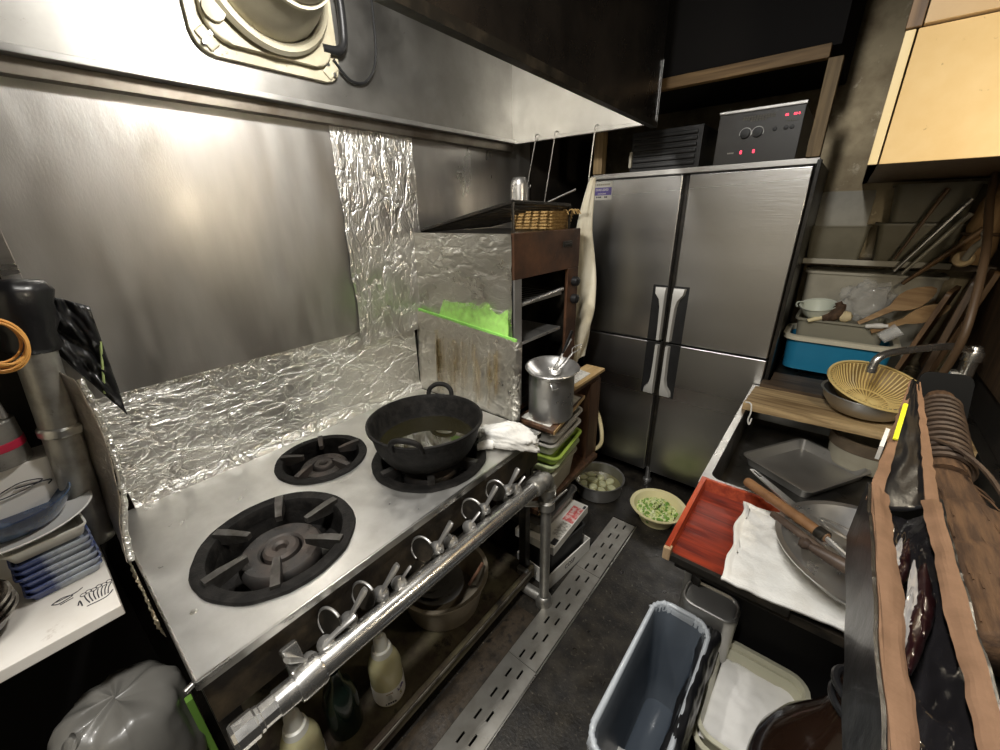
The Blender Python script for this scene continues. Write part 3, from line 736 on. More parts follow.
s_ = nt.nodes.new('ShaderNodeMath'); s_.operation = 'ADD'; s_.use_clamp = True; nt.links.new(mr.outputs[0], s_.inputs[0]); nt.links.new(a_.outputs[0], s_.inputs[1])
nt.links.new(s_.outputs[0], B_.inputs['Alpha'])
part('green_spray', m_green, gp, br, 'bright green paint sprayed over the foil', angle=180)

# leaning foil board between burners and broiler
bd = thing('foil_covered_board', 'greasy foil covered board with green top edge standing by the pot', 'board', (-1.18, 1.172, SZ))
def board(off, th):
    def f(u, v):
        x = -1.484 + u*0.600; z = SZ + v*(0.378 - 0.055*u + 0.02)
        y = 1.168 + 0.018*v
        return x, y, z
    return f
bf = board(0, 0)
core = MB(); core.loft([[V(bf(u, v)) + V((0, o, 0)) for u, v in ((0, 0), (0.975, 0), (0.975, 1), (0, 1))] for o in (0.002, 0.010)])
part('core_board', mat('green_edged_board', (0.26, 0.56, 0.12), 0.6), core, bd, 'green painted board edge')
def f_bd(u, v):
    x, y, z = bf(u, v*0.985)
    e = 0.004 if 0.02 < u < 0.98 else 0
    if u > 0.985: return (x + 0.006, y + 0.016*(u-0.985)/0.015 - 0.002, z)
    return (x + (0.004*nz(z*30, 3) if u == 1 else 0), y - 0.002 - 0.009*max(0, crumple(x, z, 1.0, 10, 14, 33)) - e, z - (0.006*abs(nz(x*25, 7)) if v == 1 else 0))
ff = MB(); ff.grid(f_bd, 110, 70)
part('foil_cover', foil_mat('greasy_board_foil', (0.70, 0.68, 0.62), 0.34, 0.5, (1.6, 1, 1), 6), ff, bd, angle=180)
# dried brown oil runs on the foil
dr = MB()
m_run = mat('oil_runs', (0.36, 0.24, 0.08), 0.45, 0.3, c2=(0.50, 0.40, 0.20), cs=30, stretch=(6, 1, 0.6), bump=0.3, bs=60, alpha=0.13)
for i in range(46):
    u = 0.22 + 0.62*random.random()**1.4; v1 = 0.50 + 0.33*random.random(); v0 = v1 - 0.2 - 0.4*random.random(); wd = 0.0015 + 0.006*random.random()
    p0 = V(bf(u, max(v0, 0.05))); p1 = V(bf(u+0.004, v1))
    dr.loft([[p1+V((-wd*0.3, -0.016, 0)), p1+V((wd*0.3, -0.016, 0)), p1+V((wd*0.3, -0.006, 0)), p1+V((-wd*0.3, -0.006, 0))],
             [p0+V((-wd, -0.016, 0)), p0+V((wd, -0.016, 0)), p0+V((wd, -0.006, 0)), p0+V((-wd, -0.006, 0))]])
part('oil_stain', m_run, dr, bd, 'brown runs of dried oil')

# grill rack tilted on top, wicker basket and a tall can behind it
P1, P2, P3, P4 = V((-1.43, 1.215, 1.538)), V((-0.935, 1.222, 1.636)), V((-0.93, 1.610, 1.626)), V((-1.40, 1.63, 1.545))
rk = thing('grill_rack', 'blackened slatted grill rack propped at a tilt on the broiler', 'grill rack', (-1.15, 1.42, bz1))
b = MB()
for a_, c_ in ((P1, P2), (P2, P3), (P3, P4), (P4, P1)): b.tube([a_, c_], 0.008, 6)
part('frame', M['black_metal'], b, rk, smooth=False)
for i in range(12):
    t_ = (i+0.5)/12
    part('slat', M['black_metal'], MB().tube([P1.lerp(P2, t_), P4.lerp(P3, t_)], 0.0055, 6), rk)
for c_ in (P2, P3):
    part('leg', M['black_metal'], MB().tube([c_, (c_.x, c_.y, bz1+0.004)], 0.006, 6), rk)
m_wick = mat('woven_wicker', (0.50, 0.33, 0.13), 0.7, c2=(0.28, 0.16, 0.05), cs=60, bump=0.9, bs=90, stretch=(1, 1, 2))
bk = thing('wicker_basket', 'small golden wicker basket tucked under the tilted grill rack', 'basket', (-1.08, 1.55, bz1))
b = MB()
L_ = lambda w_, d_, z: [(x, y, z) for x, y in rrect(w_, d_, 0.03, 5, -1.055, 1.585)]
b.loft([L_(0.20, 0.17, bz1+0.001), L_(0.23, 0.20, bz1+0.075), L_(0.222, 0.192, bz1+0.075), L_(0.19, 0.16, bz1+0.006)])
part('weave', m_wick, b, bk)
for k in range(6):
    z = bz1+0.008+k*0.0125; g_ = 0.2*k/6*0.15
    part('woven_ring', m_wick, MB().tube([(x, y, z) for x, y in rrect(0.203+g_, 0.173+g_, 0.03, 5, -1.055, 1.585)], 0.0045, 6, closed=True), bk)
for k in range(7):
    p = V((-0.955+0.02*random.random(), 1.57+0.018*k, bz1+0.06))
    part('loose_cane', m_wick, MB().tube(spline([p, p+V((0.02, 0.01, 0.02)), p+V((0.035, 0.02*random.random(), 0.0))], 4), 0.002, 5), bk)
b = MB(); b.lathe([(0, 0), (0.042, 0), (0.042, 0.19), (0.038, 0.21), (0.028, 0.222), (0, 0.225)], put((-1.235, 1.665, bz1+0.001)), 28)
solo('steel_canister', M['ware'], b, 'tall shiny steel canister behind the tilted grill rack', 'canister')

# ------------------------------------------------------------------ wire hooks on the hood end, and a towel
def hook(x0, x1, z1, label):
    b = MB(); y = hy1 - 0.018; z = hz
    b.tube(spline([(x0+0.004, y+0.036, z-0.006), (x0+0.004, y+0.036, z+0.012), (x0, y+0.012, z+0.022), (x0-0.002, y-0.006, z+0.010), (x0-0.004, y-0.004, z-0.015), (x1, y+0.0, z1+0.02), (x1, y+0.004, z1), (x1+0.012, y+0.004, z1+0.002), (x1+0.014, y+0.004, z1+0.014)], 6), 0.0028, 6)
    solo('wire_hook', M['ware'], b, label, 'hook', group='wire hooks on the hood edge')
hook(-1.175, -1.235, 1.60, 'middle of three wire hooks hanging from the hood edge above the rack')
hook(-1.285, -1.335, 1.72, 'wire hook hanging from the hood edge nearest the steel wall')
hook(-0.965, -0.985, 1.735, 'wire hook holding the white towel below the hood edge')
solo('steel_skewer', M['ware'], MB().cyl(0.0035, (-1.14, 1.64, bz1+0.085), (-0.95, 1.69, 1.69), 8), 'thin steel skewer sticking up from the wicker basket', 'skewer')
tw = MB(); tx, ty = -0.972, 1.885
def f_tow(u, v):
    z = 1.745 - v*0.90; w_ = 0.024 + 0.090*min(1, v*1.5)**0.8
    a = u*2*PI
    k = 1 + 0.30*math.sin(3*a+v*5)*min(1, v*3) + 0.15*nz(math.cos(a)*2, math.sin(a)*2, v*5)
    dx = -0.02*math.sin(v*7) + (-0.055*v)
    return (tx + dx + w_*k*math.cos(a)*0.60, ty + 0.42*w_*k*math.sin(a), z + 0.012*math.sin(a*3)*v)
tw.grid(f_tow, 56, 50)
solo('hanging_towel', M['cream_cloth'], tw, 'long white towel hanging from a hook beside the refrigerator', 'towel', angle=180)

# ------------------------------------------------------------------ brown wooden stand under the broiler
m_stand = wood_mat('dark_brown_wood', (0.045, 0.022, 0.012), (0.12, 0.060, 0.030), 3.0, 'Z', 0.5)
m_tan = wood_mat('worn_tan_wood', (0.42, 0.27, 0.11), (0.62, 0.44, 0.22), 3.0, 'Y', 0.5)
st = thing('wooden_stand', 'dark brown wooden stand under the broiler with open shelves', 'stand', (-1.14, 1.5, 0))
b = MB(); b.prism([(-1.478, 1.20), (-0.945, 1.20), (-0.945, 1.47), (-0.835, 1.47), (-0.835, 1.825), (-1.478, 1.825)], 0.790, 0.828)
part('top', m_stand, b, st)
part('tan_board', m_tan, MB().box(-0.918, -0.812, 1.475, 1.835, 0.8285, 0.845, 0.003), st, 'tan wooden board on top')
part('side_panel', m_stand, MB().box(-1.478, -0.835, 1.80, 1.825, 0.30, 0.79), st)
for lx, ly in ((-1.44, 1.25), (-1.44, 1.78), (-1.08, 1.25), (-1.08, 1.78)): part('leg', m_stand, MB().box(lx-0.022, lx+0.022, ly-0.022, ly+0.022, 0.0, 0.33), st)
part('side_panel', m_stand, MB().box(-1.478, -0.92, 1.20, 1.22, 0.30, 0.79), st)
part('front_stile', m_stand, MB().box(-0.90, -0.825, 1.715, 1.825, 0.30, 0.79, 0.003), st)
part('shelf', m_stand, MB().box(-1.478, -0.800, 1.21, 1.80, 0.325, 0.350, 0.003), st)
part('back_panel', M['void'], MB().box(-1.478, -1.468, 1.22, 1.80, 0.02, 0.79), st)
b = MB(); b.prism([(-0.735, 1.215), (-0.803, 1.60), (-0.93, 1.60), (-0.93, 1.215)], 0.766, 0.782, None, 0.002)
part('pull_out_shelf', m_stand, b, st)
part('shelf_edge', m_tan, MB().loft([[(-0.733, 1.214, 0.766), (-0.730, 1.214, 0.766), (-0.730, 1.214, 0.782), (-0.733, 1.214, 0.782)], [(-0.801, 1.60, 0.766), (-0.798, 1.60, 0.766), (-0.798, 1.60, 0.782), (-0.801, 1.60, 0.782)]]), st)
m_news = mat('newspaper', (0.66, 0.64, 0.58), 0.8, c2=(0.34, 0.33, 0.31), cs=70, cdist=(0.52, 0.60), stretch=(1, 3, 1))
b = MB(); b.prism([(-0.915, 1.482), (-0.834, 1.482), (-0.836, 1.72), (-0.915, 1.74)], 0.8455, 0.8475)
solo('newspaper_sheet', m_news, b, 'printed newspaper sheet on the tan board behind the stockpot', 'newspaper')
b = MB(); b.prism([(-0.765, 1.235), (-0.80, 1.56), (-0.912, 1.57), (-0.912, 1.235)], 0.7825, 0.7845)
solo('newspaper_sheet', m_news, b, 'printed newspaper sheet under the tall stockpot', 'newspaper')
for nm, z, w_, h_, m_, lb in (('tray', 0.351, -0.01, 0.145, M['greybeige'], 'grey plastic tub at the bottom of the tray stack'),
                          ('tray', 0.4975, 0.0, 0.050, mat('pale_green_plastic', (0.52, 0.60, 0.34), 0.4), 'pale green plastic tray under the lime green one'),
                          ('tray', 0.549, 0.012, 0.050, mat('lime_green_plastic', (0.38, 0.52, 0.09), 0.4), 'lime green plastic tray below the white trays'),
                          ('tray', 0.600, 0.002, 0.060, M['white_plastic'], 'lower white plastic tray on the lime green tray'),
                          ('tray', 0.661, 0.010, 0.060, M['white_plastic'], 'upper white plastic tray on top of the stack')):
    b = tub(MB(), 0.20, 0.30, h_, 0.03, 0.004, 0.018, 0.010, 0.006, (-0.890+w_, 1.42+0.01*random.random(), z), 0.05*random.random()+0.10)
    solo(nm, m_, b, lb, 'tray', group='stacked trays in the wooden stand')
b = MB(); b.tube(spline([(-0.86, 1.845, 0.60), (-0.83, 1.850, 0.545), (-0.805, 1.845, 0.46), (-0.805, 1.845, 0.39), (-0.84, 1.84, 0.34), (-0.90, 1.84, 0.31)], 8), 0.011, 10)
solo('rubber_hose', M['cream'], b, 'cream rubber hose looped at the corner of the wooden stand', 'hose')

# ------------------------------------------------------------------ tall stockpot with a strainer bowl and tools
kc = V((-0.822, 1.330, 0.7848))
kp = thing('stockpot', 'tall straight sided steel stockpot on newspaper beside the foil board', 'stockpot', kc)
b = MB(); b.lathe([(0, 0), (0.089, 0), (0.095, 0.006), (0.095, 0.196), (0.098, 0.202), (0.096, 0.205), (0.092, 0.202), (0.091, 0.01), (0, 0.008)], put(kc), 48)
part('body', M['ware'], b, kp)
b = MB(); b.tube(spline([kc+V((0.05, -0.090, 0.185)), kc+V((0.06, -0.100, 0.188)), kc+V((0.072, -0.102, 0.170)), kc+V((0.078, -0.078, 0.168))], 5), 0.004, 8)
part('side_handle', M['ware'], b, kp)
b = MB(); b.lathe([(0, 0.182), (0.040, 0.183), (0.072, 0.194), (0.090, 0.2085), (0.106, 0.224), (0.112, 0.228), (0.110, 0.231), (0.102, 0.229), (0.086, 0.214), (0.069, 0.199), (0.038, 0.187), (0, 0.186)], put(kc, (0.05, -0.06, 1)), 48)
solo('strainer_bowl', M['ware'], b, 'flared steel strainer bowl resting in the stockpot mouth', 'strainer')
def tool(name, p0, p1, r0, m_h, lb, cat_, head):
    t_ = thing(name, lb, cat_, p0)
    part('handle', m_h, MB().tube([p0, V(p0).lerp(V(p1), 0.5), p1], [r0*0.6, r0, r0], 10, flat=0.6), t_)
    part('head', M['ware'], head, t_)
h0, h1_ = kc+V((0.01, 0.01, 0.198)), kc+V((0.045, 0.075, 0.365))
tool('ladle', h0.lerp(h1_, 0.45), h1_, 0.009, M['black'], 'ladle with a black handle standing in the strainer bowl', 'ladle', MB().tube([h0, h0.lerp(h1_, 0.46)], 0.004, 8).lathe([(0.028, 0.03), (0.024, 0.01), (0, 0)], put(h0-V((0, 0, 0.015))), 20))
h0, h1_ = kc+V((0.02, -0.015, 0.196)), kc+V((0.085, 0.075, 0.315))
tool('wire_whisk', h0.lerp(h1_, 0.3), h0.lerp(h1_, 0.7), 0.0055, M['ware'], 'steel wire whisk leaning out of the strainer bowl', 'whisk', MB().tube(spline([h0.lerp(h1_, .7), h0.lerp(h1_, .85)+V((0.012, 0, 0)), h1_+V((0.004, 0, 0)), h0.lerp(h1_, .85)-V((0.016, 0, 0)), h0.lerp(h1_, .7)], 6), 0.002, 6).tube([h0, h0.lerp(h1_, 0.32)], 0.003, 6))
h0, h1_ = kc+V((-0.01, 0.02, 0.198)), kc+V((0.035, 0.09, 0.325))
tool('tongs', h0.lerp(h1_, 0.4), h1_, 0.006, M['ware'], 'pair of steel tongs behind the black ladle handle', 'tongs', MB().tube([h0, h0.lerp(h1_, 0.42)], 0.004, 8))

# ------------------------------------------------------------------ four door refrigerator
fyf, fx0, fx1, fb, ft, fm = 2.17, -1.118, -0.155, 0.10, 1.752, 0.930
fr = thing('refrigerator', 'tall four door stainless steel refrigerator with paired grip handles', 'refrigerator', ((fx0+fx1)/2, 2.5, 0))
gap = -0.637
b = MB(); b.box(fx0-0.005, fx1+0.012, fyf+0.045, 2.93, fb-0.01, 1.775, 0.004)
part('cabinet_body', M['black_metal'], b, fr)
def door(x0, x1, z0, z1):
    b = MB(); b.box(x0, x1, fyf, fyf+0.042, z0, z1, 0.007, 3)
    return part('door', M['fridge'], b, fr)
hm = mat('grey_handle_plastic', (0.50, 0.49, 0.46), 0.38, 0.2)
def grip(parent, xg, sgn, zt, zb, flip):
    b = MB(); b.box(min(xg, xg+sgn*0.075), max(xg, xg+sgn*0.075), fyf-0.0015, fyf+0.001, min(zt, zb)-0.01, max(zt, zb)+0.01, 0.001)
    part('grip_recess', M['black'], b, parent)
    z_f, z_n = (zt, zb)      # flared end, narrow end
    b = MB()
    s1 = 1 if z_f > z_n else -1
    prof = [(0.0, 0.062), (0.03, 0.058), (0.06, 0.036), (0.10, 0.028), (0.20, 0.025), (abs(zt-zb), 0.024)]
    loops = []
    for dz, w_ in prof:
        z = z_f - s1*dz
        dp = 0.028 if dz > 0.02 else 0.018
        loops.append([(xg, fyf-0.001, z), (xg+sgn*w_, fyf-0.001, z), (xg+sgn*(w_-0.006), fyf-dp, z), (xg+sgn*0.004, fyf-dp, z)])
    b.loft(loops)
    part('handle', hm, b, parent)
dl = door(fx0, gap-0.014, fm+0.004, ft); dr_ = door(gap+0.014, fx1, fm+0.004, ft)
dl2 = door(fx0, gap-0.014, fb, fm-0.004); dr2 = door(gap+0.014, fx1, fb, fm-0.004)
grip(dl, gap-0.016, -1, 1.225, 0.945, False); grip(dr_, gap+0.016, 1, 1.225, 0.945, False)
grip(dl2, gap-0.016, -1, 0.625, 0.915, True); grip(dr2, gap+0.016, 1, 0.625, 0.915, True)
b = MB(); b.box(fx0-0.005, fx1+0.012, fyf+0.01, fyf+0.05, ft+0.004, ft+0.028, 0.003)
part('top_trim', M['ware_dull'], b, fr)
b = MB(); b.box(fx1+0.004, fx1+0.020, fyf+0.008, fyf+0.05, fb, ft+0.02, 0.003)
part('side_trim', M['black_metal'], b, fr)
for (lx, ly) in ((fx0+0.06, fyf+0.07), (gap, fyf+0.05), (fx1-0.06, fyf+0.07), (fx0+0.06, 2.85), (fx1-0.06, 2.85)):
    part('foot', M['ware'], MB().lathe([(0, 0), (0.026, 0), (0.026, 0.012), (0.016, 0.018), (0.016, fb), (0, fb)], put((lx, ly, 0)), 18), fr)
# maker's sticker
skt = part('sticker', mat('pale_sticker', (0.58, 0.56, 0.50), 0.5), MB().box(-1.118, -1.004, fyf-0.0012, fyf, 1.655, 1.742), dl, 'pale sticker with a purple band')
b = MB(); b.box(-1.116, -1.006, fyf-0.0020, fyf-0.001, 1.678, 1.716)
part('sticker_band', mat('purple_band', (0.13, 0.10, 0.30), 0.5), b, dl)
lettering('0040-0000', 0.017, basis((-1.060, fyf-0.0024, 1.704), (1, 0, 0), (0, 0, 1)), M['white_plastic'], dl)
lettering('0000 000000', 0.009, basis((-1.060, fyf-0.0024, 1.685), (1, 0, 0), (0, 0, 1)), M['white_plastic'], dl)
lettering('■ ■■      ■■', 0.010, basis((-1.060, fyf-0.0018, 1.668), (1, 0, 0), (0, 0, 1)), M['ink'], dl)
lettering('0 ■■■■■■■', 0.012, basis((-1.060, fyf-0.0018, 1.729), (1, 0, 0), (0, 0, 1)), mat('grey_print', (0.30, 0.28, 0.22), 0.6), dl)
# ------------------------------------------------------------------ things on the range's lower shelf
m_basin = mat('dull_tin_basin', (0.34, 0.29, 0.22), 0.5, 0.4, c2=(0.44, 0.38, 0.29), cs=9, bump=0.2, bs=40)
bc = V((-0.965, 0.765, 0.1055))
b = MB(); b.lathe([(0, 0), (0.135, 0), (0.148, 0.010), (0.178, 0.150), (0.190, 0.155), (0.190, 0.161), (0.174, 0.158), (0.142, 0.014), (0, 0.008)], put(bc), 48)
solo('metal_basin', m_basin, b, 'wide dull metal basin of coiled wire on the shelf under the range', 'basin')
for k, (r, dz, dx, dy) in enumerate(((0.115, 0.115, -0.02, -0.02), (0.100, 0.135, -0.025, -0.025), (0.088, 0.155, -0.035, -0.03), (0.075, 0.172, -0.04, -0.035))):
    b = MB(); b.lathe([(r*0.55, -0.03), (r, 0.0), (r+0.003, 0.003), (r-0.003, 0.002), (r*0.5, -0.028), (0, -0.03)], put(bc+V((dx, dy, dz)), (0.12, 0.1, 1)), 40)
    solo('steel_bowl', M['ware_dull'], b, ('lowest of the nested steel bowls in the basin under the range', 'second steel bowl from the bottom in the basin under the range', 'third steel bowl from the bottom in the basin under the range', 'topmost nested steel bowl in the basin under the range')[k], 'bowl', group='nested bowls in the basin')
b = MB(); b.tube(spline([bc+V((0.07, 0.085, 0.06)), bc+V((0.115, 0.08, 0.15)), bc+V((0.135, 0.10, 0.205))], 5), 0.007, 8)
solo('wooden_brush', wood_mat('red_brown_stick', (0.20, 0.08, 0.05), (0.36, 0.20, 0.13), 5, 'Z'), b, 'reddish stick poking out of the basin under the range', 'brush')

m_bottle = mat('yellowish_liquid_bottle', (0.62, 0.58, 0.33), 0.25, 0.0, c2=(0.66, 0.62, 0.40), cs=4, sss=0.25, coat=0.4)
m_cap = mat('milky_cap_plastic', (0.66, 0.65, 0.58), 0.35, sss=0.2)
def bottle(c, cap_h, label):
    t_ = thing('sauce_bottle', label, 'bottle', c)
    c = V(c)
    b = MB(); b.lathe([(0, 0), (0.044, 0), (0.051, 0.006), (0.052, 0.085), (0.052, 0.145), (0.047, 0.168), (0.029, 0.215), (0.025, 0.225), (0, 0.225)], put(c), 40)
    part('bottle_body', m_bottle, b, t_)
    b = MB(); b.lathe([(0.0335, 0.205), (0.0295, 0.225), (0.0225, 0.228), (0.020, 0.265), (0.012, 0.275), (0, 0.277)], put(c), 32)
    part('cap', m_cap, b, t_, 'milky white cap')
    b = MB(); b.lathe([(0.0524, 0.012), (0.0532, 0.014), (0.0532, 0.078), (0.0524, 0.080)], put(c), 44)
    lb = part('paper_label', M['paper'], b, t_, 'white printed paper label')
    def on(ang, z, text, size, m_):
        a = math.radians(ang); n_ = V((math.cos(a), math.sin(a), 0)); tx_ = V((-n_.y, n_.x, 0))
        lettering(text, size, basis(c + n_*0.0536 + V((0, 0, z)), tx_, (0, 0, 1)), m_, lb, depth=0.0008)
    on(14, 0.064, 'UP', 0.022, mat('purple_print', (0.12, 0.08, 0.25), 0.6)); on(12, 0.040, 'S', 0.022, mat('olive_print', (0.30, 0.27, 0.10), 0.6))
    on(-28, 0.026, 'o ■■■■', 0.008, M['ink']); on(-28, 0.070, '■■■■■■', 0.004, mat('brown_print', (0.25, 0.15, 0.06), 0.6))
    for k in range(4): on(-28, 0.060-0.006*k, '||||||||||||', 0.004, mat('faint_print', (0.45, 0.44, 0.42), 0.6))
    return t_
bottle((-0.855, 0.408, 0.1055), 0, 'milky capped bottle of yellowish sauce nearest the wide basin')
bottle((-0.862, 0.135, 0.1055), 0, 'milky capped bottle of yellowish sauce behind the rail end clamp')
cc = V((-0.885, 0.266, 0.1055))
can = thing('green_bottle', 'dark green bottle with a yellow stripe between two sauce bottles', 'bottle', cc)
m_dg = mat('dark_green_glass', (0.006, 0.014, 0.010), 0.15, coat=0.5)
b = MB(); b.lathe([(0, 0), (0.044, 0), (0.051, 0.008), (0.051, 0.135), (0.040, 0.185), (0.020, 0.215), (0.018, 0.26), (0, 0.262)], put(cc), 40)
part('bottle_body', m_dg, b, can)
b = MB(); b.lathe([(0.0512, 0.020), (0.0522, 0.024), (0.0522, 0.072), (0.0512, 0.076)], put(cc), 12, math.radians(-42), math.radians(-18))
part('yellow_stripe', mat('yellow_label', (0.62, 0.48, 0.02), 0.4), b, can, 'yellow label stripe')

# ------------------------------------------------------------------ boxes and tray behind the upright pipe
wb = thing('white_carton', 'lower white printed carton on the floor behind the upright pipe', 'carton', (-0.78, 1.31, 0))
Rz = Matrix.Translation(V((-0.772, 1.315, 0))) @ Matrix.Rotation(math.radians(-7), 4, 'Z')
m_carton = mat('white_carton_board', (0.72, 0.71, 0.67), 0.6, c2=(0.60, 0.58, 0.53), cs=8)
b = MB(); b.box(-0.10, 0.10, -0.155, 0.165, 0.0, 0.004, 0, 2, Rz); b.box(0.094, 0.10, -0.155, 0.165, 0.003, 0.085, 0.001, 2, Rz); b.box(-0.10, -0.094, -0.155, 0.165, 0.003, 0.085, 0.001, 2, Rz)
b.box(-0.095, 0.095, -0.155, -0.149, 0.003, 0.085, 0.001, 2, Rz); b.box(-0.095, 0.095, 0.159, 0.165, 0.003, 0.085, 0.001, 2, Rz)
part('carton_walls', m_carton, b, wb, smooth=False)
lettering('COSP', 0.035, Rz @ basis((0.1004, 0.0, 0.045), (0, 1, 0), (0, 0, 1)), M['ink'], wb, squash=0.9)
solo('black_crate', M['black'], tub(MB(), 0.17, 0.27, 0.185, 0.02, 0.004, 0.006, 0.005, 0.006, (-0.772, 1.315, 0.0045), math.radians(-7)), 'black plastic crate standing inside the lower white carton', 'crate')
lid = thing('printed_box', 'flat white box with a red and grey printed edge under the dark tray', 'box', (-0.795, 1.335, 0.19))
Lm = Matrix.Translation(V((-0.795, 1.335, 0.1905))) @ Matrix.Rotation(math.radians(2), 4, 'Z')
b = MB(); b.box(-0.105, 0.105, -0.170, 0.170, 0.0, 0.045, 0.003, 2, Lm)
part('box_body', m_carton, b, lid)
b = MB(); b.box(0.045, 0.100, 0.010, 0.130, 0.0451, 0.0456, 0, 2, Lm)
part('red_panel', mat('faded_red_print', (0.55, 0.10, 0.10), 0.6, c2=(0.66, 0.50, 0.47), cs=60, cdist=(0.45, 0.6)), b, lid, 'faded red printed panel')
b = MB(); b.box(0.050, 0.100, -0.10, 0.0, 0.0451, 0.0456, 0, 2, Lm)
part('grey_panel', mat('grey_print_panel', (0.30, 0.29, 0.26), 0.6, c2=(0.62, 0.60, 0.55), cs=70, cdist=(0.45, 0.58)), b, lid, 'grey printed panel')
b = MB(); b.box(0.075, 0.100, -0.155, -0.115, 0.0451, 0.0456, 0, 2, Lm)
part('bar_code', M['ink'], b, lid)
part('dark_stripe', M['ink'], MB().box(0.090, 0.102, 0.133, 0.158, 0.0451, 0.0456, 0, 2, Lm), lid)
tr = tub(MB(), 0.270, 0.345, 0.064, 0.03, 0.003, 0.012, 0.006, 0.004, (-0.900, 1.355, 0.2365), math.radians(2))
solo('dark_tray', mat('dark_steel_tray', (0.24, 0.23, 0.21), 0.35, 0.8, rvar=0.1), tr, 'dark steel tray of chopsticks on the printed white box', 'tray')
m_stick = wood_mat('pale_wood', (0.55, 0.40, 0.20), (0.68, 0.53, 0.30), 4, 'Y')
for k, (a, lab) in enumerate(((0.30, 'upper pale wooden chopstick lying across the dark tray'), (0.10, 'lower pale wooden chopstick lying across the dark tray'))):
    o = V((-0.965, 1.245+0.045*k, 0.2505)); d = V((math.cos(a), math.sin(a)*0.8, 0.13))
    solo('chopstick', m_stick, MB().tube([o, o+d*0.165], [0.0035, 0.005], 8), lab, 'chopstick', group='chopsticks in the dark tray')

# ------------------------------------------------------------------ bowls of food on the floor by the refrigerator
dc = V((-0.840, 1.935, 0.0))
b = MB(); b.lathe([(0, 0), (0.122, 0), (0.136, 0.010), (0.146, 0.095), (0.153, 0.099), (0.153, 0.104), (0.142, 0.101), (0.131, 0.014), (0, 0.008)], put(dc), 48)
solo('steel_pot', M['ware_dull'], b, 'round steel pot of radish pieces on the floor', 'pot')
b = MB(); b.lathe([(0, 0.043), (0.134, 0.043), (0.1355, 0.045)], put(dc), 40)
solo('soaking_water', mat('cloudy_broth', (0.30, 0.28, 0.13), 0.05, trans=0.3, coat=0.3), b, 'cloudy yellowish water in the pot of radish', 'water')
m_rad = mat('pale_daikon', (0.62, 0.62, 0.36), 0.35, c2=(0.68, 0.68, 0.46), cs=12, sss=0.3, coat=0.2)
spots_ = [(-0.070, 0.050, 1), (-0.015, 0.062, 0), (0.045, 0.055, 1), (-0.090, 0.0, 0), (-0.040, 0.012, 1), (0.020, 0.012, 0), (0.080, 0.005, 1), (-0.065, -0.050, 1), (-0.010, -0.042, 0), (0.045, -0.048, 1), (0.010, -0.088, 0), (-0.05, -0.09, 1)]
for i, (x, y, s) in enumerate(spots_):
    h_ = 0.026; x *= 1.08; y *= 1.08
    R_ = Matrix.Translation(dc+V((x, y, 0.041))) @ Matrix.Rotation(random.random()*3, 4, 'Z') @ Matrix.Rotation(0.35*(random.random()-.5), 4, 'X')
    b = MB(); b.lathe([(0, -h_*0.6), (0.020, -h_*0.6), (0.025, -h_*0.4), (0.0255, h_*0.45), (0.021, h_*0.62), (0, h_*0.64)], R_ @ Matrix.Diagonal((1.0+0.25*s, 0.85, 1, 1)), 14)
    solo('daikon_piece', m_rad, b, 'pale boiled radish chunk soaking in the steel pot', 'radish', group='radish chunks in the steel pot')
yc = V((-0.470, 1.905, 0.0))
b = MB(); b.lathe([(0, 0.012), (0.078, 0.012), (0.080, 0.0), (0.086, 0.0), (0.088, 0.014), (0.128, 0.082), (0.143, 0.088), (0.144, 0.094), (0.126, 0.090), (0.088, 0.022), (0, 0.018)], put(yc), 48,
                  wob=lambda a, r, z: 1.0 + (0.028*max(0, math.cos(2*a-0.9))**8 if r > 0.13 else 0))
solo('yellow_bowl', mat('pale_yellow_plastic', (0.84, 0.76, 0.44), 0.4, c2=(0.80, 0.71, 0.38), cs=6, sss=0.1), b, 'pale yellow plastic bowl of chopped greens on the floor', 'bowl')
random.seed(5)
for mm, nm, lab, n_ in ((mat('chopped_leek_pale', (0.66, 0.74, 0.26), 0.5, c2=(0.84, 0.86, 0.56), cs=30), 'chopped_greens', 'heap of chopped pale green leek in the yellow bowl', 260), (mat('chopped_leek_dark', (0.16, 0.33, 0.05), 0.5, c2=(0.28, 0.46, 0.10), cs=30), 'chopped_greens', 'darker green bits mixed through the chopped leek', 90)):
    b = MB()
    for i in range(n_):
        rr_ = 0.098*math.sqrt(random.random()); a = random.random()*2*PI
        z = 0.034 + 0.042*(1-(rr_/0.1)**2)*random.random() + 0.010*random.random()
        c = yc + V((rr_*math.cos(a)-0.004, rr_*math.sin(a), z + 0.012*(rr_/0.1)))
        ax_ = V((random.gauss(0, 1), random.gauss(0, 1), random.gauss(0, .6)))
        ro = 0.007+0.006*random.random(); hh = 0.005+0.014*random.random()
        b.lathe([(ro*0.6, 0), (ro, 0), (ro, hh), (ro*0.6, hh), (ro*0.6, 0)], put(c, ax_), 8)
    solo(nm, mm, b, lab, 'vegetables', kind='stuff')

